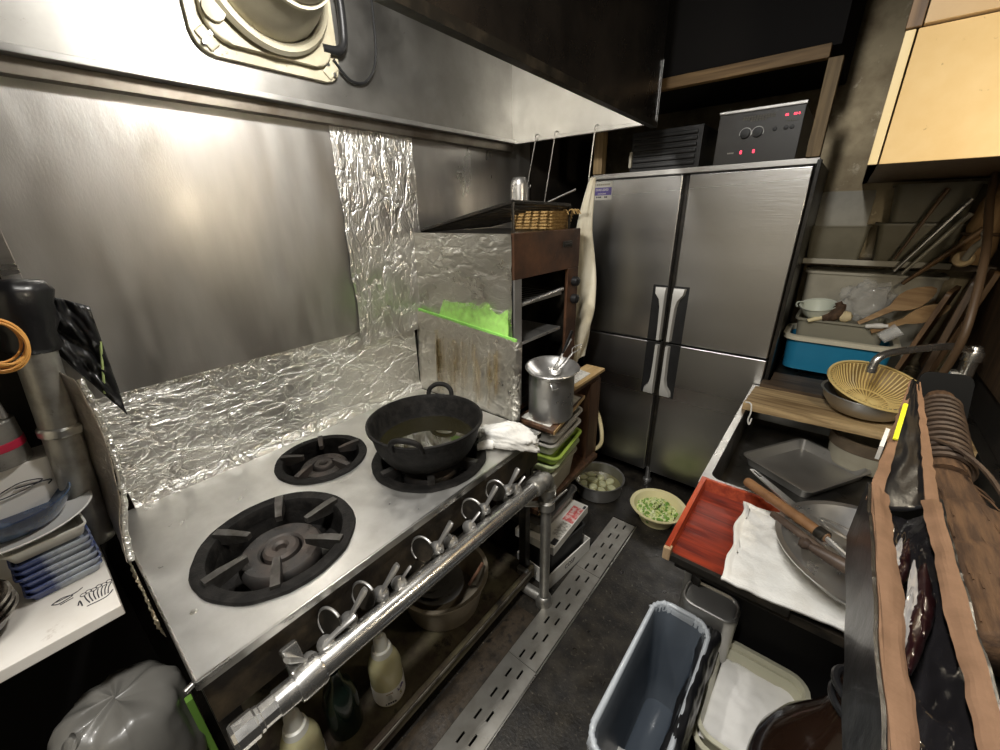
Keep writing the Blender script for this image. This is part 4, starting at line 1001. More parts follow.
# ------------------------------------------------------------------ lined bin
kx0, kx1, ky0, ky1, kz = -0.212, -0.052, 0.545, 1.035, 0.42
bn = thing('waste_bin', 'blue grey bin lined with a plastic bag on the floor', 'bin', ((kx0+kx1)/2, (ky0+ky1)/2, 0))
bcx, bcy, bw, bdp = (kx0+kx1)/2, (ky0+ky1)/2, kx1-kx0, ky1-ky0
m_bin = mat('blue_grey_bin_plastic', (0.020, 0.032, 0.052), 0.5)
part('bin_shell', m_bin, tub(MB(), bw, bdp, kz-0.005, 0.05, 0.004, 0.025, 0.004, 0.012, (bcx, bcy, 0), 0), bn)
lin = MB()
m_lin = mat('milky_bin_liner', (0.50, 0.56, 0.62), 0.2, bump=0.9, bs=24, alpha=0.13, coat=0.4)
per = rrect(bw+0.016, bdp+0.016, 0.055, 8, bcx, bcy)
perI = rrect(bw-0.020, bdp-0.020, 0.045, 8, bcx, bcy)
perB = rrect(bw-0.080, bdp-0.085, 0.035, 8, bcx, bcy)
loops = []
for (A_, B_2, t_, z, w_) in ((per, per, 0, kz-0.075, 0.006), (per, per, 0, kz-0.01, 0.004), (per, perI, .4, kz+0.007, 0.002), (perI, perI, 0, kz-0.004, 0.003), (perI, perB, .3, kz-0.13, 0.010), (perI, perB, .75, 0.15, 0.020), (perB, perB, 0, 0.03, 0.012)):
    L_ = []
    for i, (p, q) in enumerate(zip(A_, B_2)):
        x = p[0]+(q[0]-p[0])*t_; y = p[1]+(q[1]-p[1])*t_
        n_ = V((bcx-x, bcy-y, 0)).normalized(); k = w_*(nz(i*0.9, z*9, 2)+0.4*nz(i*2.1, z*20, 5)) if z < kz-0.001 else w_*nz(i*1.3, 3)
        k = abs(k) if z < kz-0.1 else (-abs(k) if A_ is per else abs(k))
        L_.append((x+n_.x*k, y+n_.y*k, z+0.004*nz(i*0.7, 1)))
    loops.append(L_)
lin.loft(loops, False, True)
part('bin_liner', m_lin, lin, bn, 'crinkled translucent liner bag', angle=180)
lr = MB()
prm = rrect(bw+0.010, bdp+0.010, 0.052, 14, bcx, bcy)
lr.loft([[(x+(bcx-x)*k+0.007*nz(i*0.9, z*60, 1), y+(bcy-y)*k*0.5+0.007*nz(i*0.8, z*60, 6), z+0.007*nz(i*0.6, k*30)) for i, (x, y) in enumerate(prm)] for k, z in ((-0.03, kz-0.055), (-0.035, kz-0.025), (-0.02, kz+0.004), (0.03, kz+0.010), (0.08, kz+0.003), (0.09, kz-0.02))], False, False)
lr.tube([(x+0.004*nz(i*1.1, 2), y+0.004*nz(i*1.2, 9), kz+0.006+0.004*nz(i*0.9, 4)) for i, (x, y) in enumerate(rrect(bw+0.004, bdp+0.004, 0.05, 16, bcx, bcy))], [0.0075+0.006*nz(i*1.7, 3) for i in range(68)], 8, closed=True)
part('liner_rim', mat('bunched_liner', (0.66, 0.70, 0.74), 0.2, bump=1.0, bs=60, alpha=0.62, coat=0.5), lr, bn, 'bunched bright rim of the liner bag', angle=180)
b = MB(); b.grid(lambda u, v: (bcx-0.07+0.12*u+0.01*nz(u*4, v*4), bcy-0.20+0.16*v, 0.055+0.05*abs(nz(u*5, v*5, 2))+0.04*v), 12, 12)
solo('crumpled_tissue', M['paper'], b, 'crumpled white tissue at the bottom of the lined bin', 'tissue', angle=180, thick=0.001)
bg = MB()
def f_bag(u, v):
    y = 0.36 + v*0.68; a = -0.2 + u*(PI+0.3)
    r = 0.026 + 0.010*nz(u*3, v*7, 1) + 0.005*nz(u*9, v*20, 4)
    return (-0.046 + r*0.90*math.cos(a), y, kz-0.026 + r*math.sin(a)*1.3 - (0.22 if u < 0.03 or u > 0.97 else 0))
bg.grid(f_bag, 20, 70)
solo('black_plastic_bag', M['vinyl'], bg, 'shiny black plastic bag draped along the edge of the lined bin', 'bag', angle=180)
# crate with the cream tub, paper inside, and the brown jug
b = MB(); tub(b, 0.235, 0.34, 0.220, 0.02, 0.005, 0.004, 0.004, 0.010, (0.095, 0.965, 0.0), 0)
solo('black_floor_crate', M['black'], b, 'black crate on the floor under the cream tub', 'crate')
m_ct = mat('cream_food_tub', (0.60, 0.58, 0.44), 0.36, c2=(0.54, 0.52, 0.39), cs=7)
solo('cream_food_tub', m_ct, tub(MB(), 0.225, 0.325, 0.085, 0.045, 0.004, 0.012, 0.010, 0.006, (0.090, 0.945, 0.2205), 0), 'lower of two nested cream tubs, peeping out below the rim', 'tub', group='nested cream tubs by the bin')
solo('cream_food_tub', m_ct, tub(MB(), 0.225, 0.315, 0.092, 0.045, 0.004, 0.016, 0.008, 0.006, (0.092, 0.960, 0.2330), 0), 'upper nested cream tub holding a white sheet beside the bin', 'tub', group='nested cream tubs by the bin')
pp = MB()
def f_pp(u, v):
    x = -0.006 + u*0.192 + 0.008*(v-.5); y = 0.816 + v*0.280
    return (x, y + 0.02*u, 0.268 + 0.006*nz(u*3, v*3, 1) + 0.02*max(0, u-0.8) + 0.012*max(0, .1-v)*10 + 0.004*nz(u*12, v*12, 3))
pp.grid(f_pp, 24, 30)
solo('white_liner_sheet', M['paper'], pp, 'white absorbent sheet lying in the upper cream tub', 'sheet', angle=180, thick=0.002)
sx_t = MB(); sx_t.loft([[(x, y, z) for x, y in rrect(w_, d_, min(0.035, w_*0.4), 6, -0.072, 1.104)] for w_, d_, z in ((0.14, 0.10, 0.0), (0.16, 0.112, 0.448), (0.154, 0.107, 0.458), (0.146, 0.100, 0.460), (0.138, 0.092, 0.452), (0.02, 0.02, 0.450))])
solo('steel_can', M['ware_dull'], sx_t, 'rounded steel can under the black board behind the cream tubs', 'can')
jc = V((0.180, 0.640, 0))
solo('black_stool', M['black'], MB().box(0.085, 0.30, 0.535, 0.745, 0.0, 0.425, 0.01), 'low black box under the brown jug', 'box')
jg = thing('brown_glass_jug', 'big brown glass jug with scraps of torn label', 'jug', (jc.x, jc.y, 0.426))
b = MB(); b.lathe([(0, 0.426), (0.090, 0.426), (0.105, 0.440), (0.108, 0.630), (0.103, 0.680), (0.085, 0.740), (0.058, 0.795), (0.040, 0.840), (0.033, 0.880), (0.031, 0.940), (0.036, 0.945), (0.036, 0.965), (0.030, 0.970), (0, 0.970)], put(jc), 48)
part('jug_body', mat('brown_glass', (0.016, 0.008, 0.005), 0.14, coat=0.4), b, jg)
for k, z in enumerate((0.875, 0.905)):
    part('neck_band', M['vinyl'], MB().torus(0.036+0.003*k, 0.006, put((jc.x, jc.y, z), (0.2, 0.1*k, 1)), 28, 8), jg)
b = MB()
for (a, z, s) in ((3.35, 0.665, 1.0), (3.55, 0.64, 0.7), (3.45, 0.605, 1.2)):
    b.lathe([(0.1085 if z < .65 else 0.1045, z), (0.1095 if z < .65 else 0.1060, z+0.006), (0.1080 if z < .65 else 0.099, z+0.03*s)], put(jc), 4, a, a+0.16*s)
part('label_scrap', M['paper'], b, jg, 'torn white label scraps', thick=0.0006)
# ------------------------------------------------------------------ sink unit along the right wall
m_sink = mat('dark_worn_sink_steel', (0.24, 0.235, 0.22), 0.42, 1.0, c2=(0.12, 0.115, 0.105), cs=5, rvar=0.12, rs=8, spots=((0.06, 0.055, 0.045), 0.62, 0.74, 14))
sk = thing('steel_sink', 'steel sink unit with a narrow bright front rim along the wall', 'sink', (0.17, 1.7, 0))
b = MB(); b.holed([(-0.188, 1.195), (0.558, 1.195), (0.558, 2.94), (-0.128, 2.94), (-0.128, 2.160), (-0.188, 2.160)], [rrect(0.685, 0.89, 0.03, 5, 0.1775, 1.69)], 0.772, 0.800)
part('sink_top', M['steel'], b, sk, smooth=False)
b = MB(); L_ = lambda w_, d_, z: [(x, y, z) for x, y in rrect(w_, d_, 0.04, 5, 0.1775, 1.69)]
b.loft([L_(0.685, 0.89, 0.799), L_(0.680, 0.885, 0.640), L_(0.63, 0.83, 0.618)], False, True)
part('basin', m_sink, b, sk)
part('drain_cup', M['black_metal'], MB().lathe([(0, 0.6195), (0.05, 0.6195), (0.055, 0.6215), (0.03, 0.6215), (0, 0.6205)], put((0.36, 1.45, 0)), 24), sk)
b = MB(); b.box(-0.186, -0.180, 1.20, 2.155, 0.45, 0.772); b.box(-0.186, 0.55, 1.197, 1.203, 0.45, 0.772)
part('apron', m_sink, b, sk)
for (x, y) in ((-0.16, 1.23), (-0.10, 2.90), (0.53, 1.23), (0.53, 2.90)):
    part('leg', M['pipe'], MB().cyl(0.018, (x, y, 0), (x, y, 0.775), 12), sk)
# black end shelf carrying tray, towel and bowl
eb = thing('black_work_board', 'black work board on legs at the near end of the sink', 'board', (0.15, 1.02, 0))
part('board_top', M['black_metal'], MB().box(-0.150, 0.555, 0.845, 1.190, 0.772, 0.797, 0.003), eb)
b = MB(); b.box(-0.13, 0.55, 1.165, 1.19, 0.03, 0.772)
part('dark_void_panel', M['void'], b, eb)  # black panel added to give the dark void under the board
for (x, y) in ((0.53, 0.87), (0.53, 1.15), (-0.13, 1.15)):
    part('leg', M['black_metal'], MB().box(x-0.014, x+0.014, y-0.014, y+0.014, 0, 0.772, 0.002), eb)

# ------------------------------------------------------------------ red lacquer tray, towel, bowl of tools
m_red = wood_mat('red_lacquer', (0.09, 0.010, 0.006), (0.27, 0.034, 0.012), 4.0, 'X', 0.36, 0.3, 0.15)
m_red2 = wood_mat('orange_lacquer', (0.24, 0.030, 0.012), (0.46, 0.085, 0.032), 4.0, 'Y', 0.32, 0.3, 0.2)
rt = thing('red_lacquer_tray', 'worn red lacquer tray on the black board by the sink rim', 'tray', (-0.05, 0.99, 0.797))
b = MB(); b.box(-0.165, 0.085, 0.835, 1.165, 0.7975, 0.806, 0.002)
part('tray_floor', m_red, b, rt)
part('tray_side', m_red2, MB().loft([[(-0.172, 0.832, 0.798), (-0.160, 0.832, 0.798), (-0.163, 0.832, 0.838), (-0.175, 0.832, 0.838)], [(-0.172, 1.168, 0.798), (-0.160, 1.168, 0.798), (-0.163, 1.168, 0.845), (-0.175, 1.168, 0.845)]]), rt, smooth=False)
part('tray_side', m_red2, MB().box(-0.165, 0.085, 1.158, 1.170, 0.798, 0.844, 0.002), rt)
part('tray_side', M['black_metal'], MB().box(-0.165, 0.085, 0.828, 0.840, 0.798, 0.818, 0.002), rt, 'low black near side')  # near side, lower than the others and black
part('worn_corner', wood_mat('bare_wood', (0.25, 0.16, 0.09), (0.38, 0.26, 0.15), 4, 'Z'), MB().box(-0.1765, -0.158, 0.824, 0.842, 0.799, 0.836, 0.003), rt, 'corner worn to bare wood')
tc_ = MB()
TL, BL_, BR_, TR_ = V((-0.056, 1.118, 0)), V((-0.046, 0.822, 0)), V((0.235, 0.838, 0)), V((0.225, 1.135, 0))
def f_tw(u, v):
    p = TL.lerp(TR_, u).lerp(BL_.lerp(BR_, u), v)
    edge = min(u, 1-u, v, 1-v)
    x = p.x + 0.012*nz(v*4, 1)*(1 if u < .05 else 0) ; y = p.y + 0.010*nz(u*5, 2)*(1 if v < .05 else 0)
    return (x, y, 0.8285 + 0.006*nz(p.x*14, p.y*14, 1) + 0.003*nz(p.x*40, p.y*40, 4) + (0.006 if edge < 0.04 else 0) - (0.010 if v > 0.97 else 0) + 0.012*math.exp(-((v-0.12)/0.07)**2)*max(0, 0.5-u))
tc_.grid(f_tw, 70, 70)
solo('white_towel', M['cloth'], tc_, 'folded white towel lying over the red tray', 'towel', angle=180, thick=0.009)
oc = V((0.205, 1.005, 0.832))
b = MB(); b.lathe([(0, 0.0), (0.105, 0.0), (0.128, 0.010), (0.158, 0.042), (0.172, 0.060), (0.182, 0.063), (0.183, 0.067), (0.170, 0.066), (0.150, 0.046), (0.122, 0.016), (0, 0.006)], put(oc), 56)
solo('mixing_bowl', M['ware'], b, 'wide shallow steel bowl of tools resting on the white towel', 'bowl')
m_bamb = mat('worn_bamboo', (0.15, 0.070, 0.030), 0.45, c2=(0.27, 0.145, 0.065), cs=10, stretch=(1, 1, 1), bump=0.2, bs=60)
bb = thing('bamboo_handled_ladle', 'bamboo handled ladle lying in the steel bowl over the red tray', 'ladle', (0.02, 1.03, 0.88))
p0, p1 = V((-0.060, 1.122, 0.905)), V((0.118, 0.985, 0.915))
d_ = p1-p0
b = MB(); b.tube([p0+d_*t for t in (0, 0.02, 0.30, 0.32, 0.35, 0.37, 0.68, 0.70, 0.73, 0.98, 1.0)], [0.011, 0.013, 0.0125, 0.0142, 0.0142, 0.0125, 0.013, 0.0145, 0.013, 0.0125, 0.010], 16)
part('bamboo_handle', m_bamb, b, bb)
part('wire_binding', M['black_metal'], MB().tube([p0+d_*0.90, p0+d_*0.995], 0.0142, 14), bb)
b = MB(); b.tube([p1-d_*0.03, p1+d_*0.25+V((0, 0, -0.012))], 0.006, 8); b.lathe([(0.0, -0.018), (0.03, -0.014), (0.042, 0.004), (0.040, 0.004), (0.028, -0.011), (0, -0.015)], put(p1+d_*0.42+V((0, 0, -0.012)), (0.1, 0, 1)), 24)
part('ladle_bowl', M['ware'], b, bb)
wk = MB(); wk.torus(0.050, 0.003, put((0.150, 1.045, 0.905), (0.2, 0.4, 1)), 28, 6)
solo('wire_loop', M['ware'], wk, 'ring shaped wire rim of a strainer inside the steel bowl', 'strainer')
m_dkw = mat('dark_wood_handle', (0.055, 0.036, 0.026), 0.45, c2=(0.10, 0.07, 0.05), cs=12, bump=0.2, bs=60)
kf = thing('dark_handled_knife', 'dark wooden handled knife under the bamboo handle', 'knife', (0.06, 1.0, 0.89))
p0, p1 = V((0.013, 1.025, 0.899)), V((0.14, 0.928, 0.908))
part('handle', m_dkw, MB().tube([p0, p0.lerp(p1, .1), p0.lerp(p1, .6), p1], [0.008, 0.0095, 0.009, 0.007], 12), kf)
b = MB(); b.tube([p1-V((0.004, -0.003, 0)), p1.lerp(p1+(p1-p0), .9)], [0.006, 0.012], 8, flat=0.2)
part('blade', M['ware_dull'], b, kf)
sp = thing('wooden_pestle', 'dark wooden pestle with a knob end on the near bowl rim', 'pestle', (0.1, 0.93, 0.89))
p0, p1 = V((0.088, 0.948, 0.905)), V((0.215, 0.905, 0.905))
part('shaft', m_dkw, MB().tube([p0, p0.lerp(p1, .25), p0.lerp(p1, .6), p1], [0.008, 0.013, 0.016, 0.012], 12), sp)
part('knob', m_dkw, MB().lathe([(0, -0.012), (0.010, -0.009), (0.0135, 0), (0.010, 0.009), (0, 0.012)], put(p0-(p1-p0).normalized()*0.006, p1-p0), 16), sp)
b = MB(); b.tube([(0.165, 0.965, 0.906), (0.285, 0.93, 0.905)], 0.012, 12)
solo('dark_rod', m_dkw, b, 'short dark rod between pestle and knife in the steel bowl', 'tool')
tn = thing('slotted_turner', 'steel turner with slotted handle leaning from sink to bowl', 'turner', (-0.05, 1.24, 0.85))
a0, a1 = V((-0.062, 1.245, 0.872)), V((0.075, 1.075, 0.893))
fx = (a1-a0).normalized(); Mt = basis(a0, fx, V((0, 0, 1)).cross(fx))
b = MB(); b.holed([(0, -0.006), (0.05, -0.009), (0.22, -0.012), (0.22, 0.012), (0.05, 0.009), (0, 0.006)], [[(0.012, -0.003), (0.045, -0.004), (0.045, 0.004), (0.012, 0.003)]], 0, 0.003, Mt)
part('handle', M['ware'], b, tn, smooth=False)
b = MB(); b.prism([(0.218, -0.012), (0.26, -0.035), (0.33, -0.035), (0.33, 0.035), (0.26, 0.035), (0.218, 0.012)], 0.0005, 0.0025, Mt)
part('blade', M['ware'], b, tn, smooth=False)

# ------------------------------------------------------------------ in and over the sink
R_ = math.atan2(-0.137, 0.226)
pcx, pcy = 0.0755, 1.788
solo('steel_food_pan', M['ware_dull'], tub(MB(), 0.262, 0.342, 0.042, 0.022, 0.002, 0.012, 0.008, 0.003, (pcx, pcy, 0.6195), R_), 'rectangular shallow steel pan lying in the sink', 'pan')
b = MB(); b.lathe([(0, 0), (0.100, 0), (0.118, 0.012), (0.126, 0.10), (0.126, 0.13), (0.119, 0.13), (0.112, 0.016), (0, 0.008)], put((0.262, 1.975, 0.6195)), 48, sx=1.0, sy=0.82)
ov = thing('oval_tub', 'oval cream tub with a brown rim band under the planks', 'tub', (0.285, 1.965, 0.6195))
part('body', mat('dull_cream_tub', (0.36, 0.335, 0.26), 0.45, c2=(0.29, 0.265, 0.20), cs=8), b, ov)
b = MB(); b.lathe([(0.1262, 0.085), (0.129, 0.088), (0.130, 0.131), (0.117, 0.133), (0.115, 0.12)], put((0.262, 1.975, 0.6195)), 48, sx=1.0, sy=0.82)
part('rim_band', mat('brown_stained_band', (0.10, 0.075, 0.05), 0.5, c2=(0.16, 0.12, 0.08), cs=10), b, ov)
m_plank = wood_mat('weathered_plank', (0.20, 0.125, 0.055), (0.58, 0.42, 0.22), 2.6, 'X', 0.6, 0.5)
m_plank2 = wood_mat('dark_wet_plank', (0.05, 0.033, 0.020), (0.15, 0.10, 0.06), 2.6, 'X', 0.5, 0.5)
def plank(pts, z0, z1, m_, lab):
    b = MB(); P = []
    for i in range(len(pts)):
        a_, c_ = V((*pts[i], 0)), V((*pts[(i+1) % len(pts)], 0))
        n_ = max(2, int((c_-a_).length/0.02))
        for k in range(n_):
            p = a_.lerp(c_, k/n_); P.append((p.x+0.003*nz(p.x*30, p.y*30, 1), p.y+0.003*nz(p.x*30, p.y*30, 7)))
    b.prism(P, z0, z1); return solo('wooden_plank', m_, b, lab, 'plank', group='planks across the sink')
plank([(-0.178, 1.835), (0.50, 1.868), (0.50, 2.085), (-0.168, 2.062)], 0.801, 0.832, m_plank, 'front weathered plank laid across the sink, lighter of two')
plank([(-0.155, 2.095), (0.50, 2.10), (0.50, 2.32), (-0.122, 2.30), (-0.124, 2.165), (-0.155, 2.155)], 0.801, 0.836, m_plank2, 'dark wet plank across the sink under the blue tub')
st_ = MB(); st_.tube(spline([(-0.172, 1.838, 0.835), (-0.15, 1.828, 0.836), (-0.143, 1.822, 0.80), (-0.147, 1.822, 0.765), (-0.139, 1.821, 0.745), (-0.135, 1.822, 0.775)], 6), 0.003, 6)
solo('white_string', M['cloth'], st_, 'bit of white string hanging off the front plank end', 'string')
bwc = V((0.205, 1.995, 0.8325))
b = MB(); b.lathe([(0, 0), (0.060, 0), (0.104, 0.018), (0.132, 0.055), (0.140, 0.086), (0.147, 0.088), (0.146, 0.091), (0.137, 0.089), (0.128, 0.056), (0.100, 0.021), (0, 0.004)], put(bwc), 48)
solo('steel_bowl', M['ware_dull'], b, 'steel bowl on the front plank holding the yellow colander', 'bowl')
cn = thing('yellow_colander', 'round pale yellow ribbed colander tilted in a steel bowl', 'colander', bwc+V((0, 0, 0.03)))
Mc = put(bwc+V((0.002, 0.012, 0.050)), (0.16, -0.24, 1)) @ Matrix.Diagonal((0.98, 0.98, 1.1, 1))
m_col = mat('yellow_colander_plastic', (0.80, 0.62, 0.26), 0.38, c2=(0.76, 0.57, 0.22), cs=8)
b = MB(); b.lathe([(0.150, 0.078), (0.158, 0.080), (0.160, 0.074), (0.153, 0.068), (0.146, 0.066), (0.140, 0.072)], Mc, 56)
rim_ = part('rim', m_col, b, cn)
b = MB(); b.lathe([(0, 0), (0.070, 0.002), (0.105, 0.016), (0.130, 0.044), (0.146, 0.074), (0.143, 0.075), (0.126, 0.047), (0.102, 0.020), (0.068, 0.006), (0, 0.004)], Mc, 56)
part('basket_wall', mat('colander_gap_shade', (0.30, 0.20, 0.07), 0.5), b, cn, 'shadowy gaps between the ribs')  # shade between the ribs put into a darker wall colour
rib = [(0.004, 0.0045), (0.068, 0.0065), (0.102, 0.0205), (0.126, 0.0475), (0.1445, 0.0755)]
for i in range(60):
    a = 2*PI*i/60
    b = MB(); b.tube([Mc @ V((r*math.cos(a), r*math.sin(a), z)) for r, z in (rib if i % 2 == 0 else rib[1:])], 0.0026, 5)
    part('rib', m_col, b, rim_)
part('ring', m_col, MB().torus(0.070, 0.003, Mc @ Matrix.Translation(V((0, 0, 0.0075))), 36, 6), rim_)
fc = thing('sink_faucet', 'chrome swivel faucet reaching over the yellow colander', 'faucet', (0.50, 2.20, 0.80))
b = MB(); b.tube(spline([(0.475, 2.235, 1.075), (0.40, 2.16, 1.105), (0.30, 2.065, 1.100), (0.225, 1.995, 1.090), (0.195, 1.965, 1.070), (0.188, 1.958, 1.030)], 6), 0.0135, 14)
b.lathe([(0.0, 0), (0.016, 0), (0.016, 0.018), (0, 0.018)], put((0.188, 1.958, 1.018)), 16)
part('spout', M['chrome'], b, fc)
b = MB(); b.cyl(0.024, (0.475, 2.235, 0.801), (0.475, 2.235, 1.04), 20); b.lathe([(0.024, 1.04), (0.030, 1.045), (0.030, 1.075), (0.022, 1.085), (0.018, 1.10), (0, 1.10)], put((0.475, 2.235, 0)), 20)
part('body', M['chrome'], b, fc)
for s in (-1, 1):
    b = MB(); b.lathe([(0, 0), (0.012, 0), (0.022, 0.012), (0.018, 0.03), (0, 0.034)], put((0.455, 2.215+s*0.06-0.06, 0.985), (-1, -0.3, 0.1)), 8)
    b.cyl(0.010, (0.475, 2.235, 0.985), (0.452, 2.215+s*0.06-0.06, 0.985), 12)
    part('tap_handle', M['chrome'], b, fc)

# ------------------------------------------------------------------ blue tub and what is piled in it
m_blue = mat('blue_tub_plastic', (0.022, 0.22, 0.40), 0.36, c2=(0.026, 0.25, 0.44), cs=4)
bt = thing('blue_wash_tub', 'blue plastic wash tub with a cream rim on the dark plank', 'tub', (0.085, 2.53, 0.837))
L_ = lambda w_, d_, r_, z: [(x, y, z) for x, y in rrect(w_, d_, r_, 6, 0.085, 2.530)]
b = MB(); b.loft([L_(0.385, 0.235, 0.05, 0.8365), L_(0.40, 0.265, 0.055, 0.990), L_(0.392, 0.257, 0.05, 0.990), L_(0.377, 0.227, 0.045, 0.842)])
part('tub_body', m_blue, b, bt)
b = MB(); b.loft([L_(0.402, 0.267, 0.055, 0.985), L_(0.438, 0.303, 0.07, 0.990), L_(0.440, 0.305, 0.07, 1.010), L_(0.405, 0.27, 0.055, 1.014), L_(0.388, 0.253, 0.05, 1.010), L_(0.388, 0.253, 0.05, 0.985)], False, False)
part('cream_rim', M['cream'] if False else mat('cream_rim_plastic', (0.70, 0.66, 0.52), 0.4), b, bt, 'cream rolled rim')
m_cont = mat('smoky_container', (0.40, 0.38, 0.30), 0.3, trans=0.35, ior=1.2)
solo('plastic_container', m_cont, tub(MB(), 0.335, 0.215, 0.250, 0.03, 0.003, 0.02, 0.010, 0.010, (0.075, 2.535, 0.8430), 0), 'smoky plastic container standing inside the blue tub', 'container')
zt = 1.04
cs_ = thing('white_strainer_cup', 'small white plastic strainer cup on the smoky container', 'strainer', (-0.02, 2.49, 1.06))
b = MB(); b.lathe([(0, 0.0), (0.040, 0.004), (0.058, 0.030), (0.068, 0.062), (0.075, 0.066), (0.074, 0.069), (0.065, 0.065), (0.054, 0.032), (0.036, 0.008), (0, 0.004)], put((-0.020, 2.475, 1.094), (-0.1, -0.25, 1)), 40)
part('cup', mat('mint_white_plastic', (0.66, 0.70, 0.60), 0.4), b, cs_)
b = MB(); b.tube(spline([(-0.085, 2.46, 1.165), (-0.108, 2.455, 1.162), (-0.112, 2.452, 1.15), (-0.105, 2.45, 1.14)], 5), 0.007, 8, flat=0.5)
part('hook_handle', mat('mint_white_handle', (0.66, 0.70, 0.60), 0.4), b, cs_)
b = MB(); b.lathe([(0, -0.028), (0.020, -0.020), (0.028, 0), (0.020, 0.020), (0, 0.028)], put((0.085, 2.440, 1.118), (1, 0, .2)), 20)
solo('round_spoon', mat('pale_sponge_ball', (0.72, 0.60, 0.36), 0.6), b, 'pale round wooden spoon bowl beside the white strainer cup', 'spoon')
bs = thing('scrub_brush', 'dark brown bristle scrub brush beside the white strainer cup', 'brush', (0.04, 2.45, 1.10))
m_bris = mat('dark_bristles', (0.055, 0.032, 0.018), 0.8, c2=(0.12, 0.07, 0.04), cs=60, bump=1.0, bs=150)
b = MB(); b.tube(spline([(0.00, 2.43, 1.105), (0.04, 2.435, 1.120), (0.055, 2.445, 1.155), (0.045, 2.45, 1.18)], 6), [0.022, 0.028, 0.024, 0.014], 14)
part('bristle_head', m_bris, b, bs, angle=180)
b = MB(); b.tube([(0.01, 2.425, 1.11), (-0.05, 2.41, 1.085)], [0.012, 0.009], 10)
part('handle', M['cream'], b, bs)
pb = MB()
def f_pb(u, v):
    th = u*2*PI; ph = 0.05+v*(PI*0.95)
    n = V((math.cos(th)*math.sin(ph), math.sin(th)*math.sin(ph), math.cos(ph)))
    k = 1 + 0.35*nz(n.x*2.2, n.y*2.2, n.z*2.2) + 0.28*abs(nz(n.x*5, n.y*5, n.z*5+2)) - 0.1*abs(nz(n.x*11, n.y*11, n.z*11))
    return V((0.150, 2.565, 1.175)) + V((n.x*0.095*k, n.y*0.06*k, n.z*0.085*k))
pb.grid(f_pb, 56, 36)
solo('clear_plastic_bag', mat('clear_crinkled_film', (0.85, 0.85, 0.83), 0.10, bump=1.0, bs=34, alpha=0.20, coat=0.5), pb, 'crumpled clear plastic bag on the smoky container', 'bag', angle=180)
m_pad = wood_mat('wooden_paddle', (0.26, 0.15, 0.065), (0.42, 0.27, 0.13), 3, 'X', 0.5)
def paddle(o, x, y, L, w_, lab, m_=None):
    Mp = basis(o, x, y)
    P = [(0, -0.010), (L*0.45, -0.012)] + [(L*0.45+L*0.55*t, -w_*math.sin(PI*(0.12+0.80*t))) for t in (0.15, 0.3, 0.5, 0.7, 0.85, 0.96)] + [(L*1.01, 0)] + [(L*0.45+L*0.55*t, w_*math.sin(PI*(0.12+0.80*t))) for t in (0.96, 0.85, 0.7, 0.5, 0.3, 0.15)] + [(L*0.45, 0.012), (0, 0.010)]
    b = MB(); b.prism(P, -0.004, 0.004, Mp, 0.002)
    return solo('wooden_paddle', m_ or m_pad, b, lab, 'paddle', group='wooden rice paddles')
paddle((0.135, 2.43, 1.095), (0.185, 0.10, 0.135), (-0.1, 0.1, 0.22), 0.30, 0.045, 'broad wooden paddle leaning in front of the clear plastic bag')
paddle((0.185, 2.405, 1.070), (0.22, 0.08, 0.125), (-0.1, 0.0, 0.25), 0.27, 0.036, 'lower of the two wooden paddles by the plastic bag')
b = MB(); b.lathe([(0, 0), (0.026, 0), (0.030, 0.07), (0.028, 0.07), (0.024, 0.004), (0, 0.004)], put((0.225, 2.405, 1.045), (0.55, 0.05, 0.55)), 24)
solo('clear_glass', mat('clear_cup', (0.85, 0.85, 0.83), 0.08, alpha=0.3, coat=0.5), b, 'clear tumbler tilted at the corner of the blue tub', 'glass')
b = MB(); b.tube(spline([(0.165, 2.41, 1.09), (0.20, 2.40, 1.10), (0.235, 2.395, 1.105)], 5), [0.010, 0.012, 0.008], 10)
solo('white_spoon', M['white_plastic'], b, 'white plastic spoon under the lower wooden paddle', 'spoon')

# containers behind
m_gt = mat('greasy_clear_box', (0.26, 0.235, 0.165), 0.4, trans=0.15, c2=(0.20, 0.18, 0.12), cs=6)
solo('beige_tote', M['greybeige'], tub(MB(), 0.52, 0.20, 0.485, 0.04, 0.004, 0.02, 0.010, 0.012, (0.145, 2.81, 0.801), 0), 'tall beige plastic tote behind the blue tub', 'tote')
ws = thing('back_shelf', 'narrow cream edged shelf on the rear wall above the tote', 'shelf', (0.15, 2.85, 1.318))
part('board', m_plank2, MB().box(-0.15, 0.545, 2.72, 2.948, 1.318, 1.340), ws)
part('edge', M['greybeige'], MB().box(-0.15, 0.40, 2.708, 2.719, 1.322, 1.348, 0.003), ws)
solo('small_clear_box', m_gt, tub(MB(), 0.24, 0.16, 0.165, 0.02, 0.003, 0.012, 0.006, 0.008, (-0.030, 2.855, 1.341), 0), 'small greasy plastic box on the back shelf next to the refrigerator', 'box', group='plastic boxes on the back shelf')
solo('large_clear_box', m_gt, tub(MB(), 0.30, 0.18, 0.175, 0.025, 0.003, 0.02, 0.008, 0.010, (0.265, 2.845, 1.341), 0), 'lower large greasy plastic box on the back shelf', 'box', group='plastic boxes on the back shelf')
solo('large_clear_box', m_gt, tub(MB(), 0.28, 0.17, 0.165, 0.025, 0.003, 0.02, 0.008, 0.010, (0.275, 2.850, 1.520), 0), 'upper large greasy plastic box stacked on another', 'box', group='plastic boxes on the back shelf')
b = MB(); b.prism(rrect(0.22, 0.28, 0.01, 3), 0, 0.004, put((-0.035, 2.935, 1.53), (0, -1, 0.06)))
solo('leaning_sheet', M['greybeige'], b, 'cloudy plastic sheet leaning on the rear wall behind the small box', 'sheet')
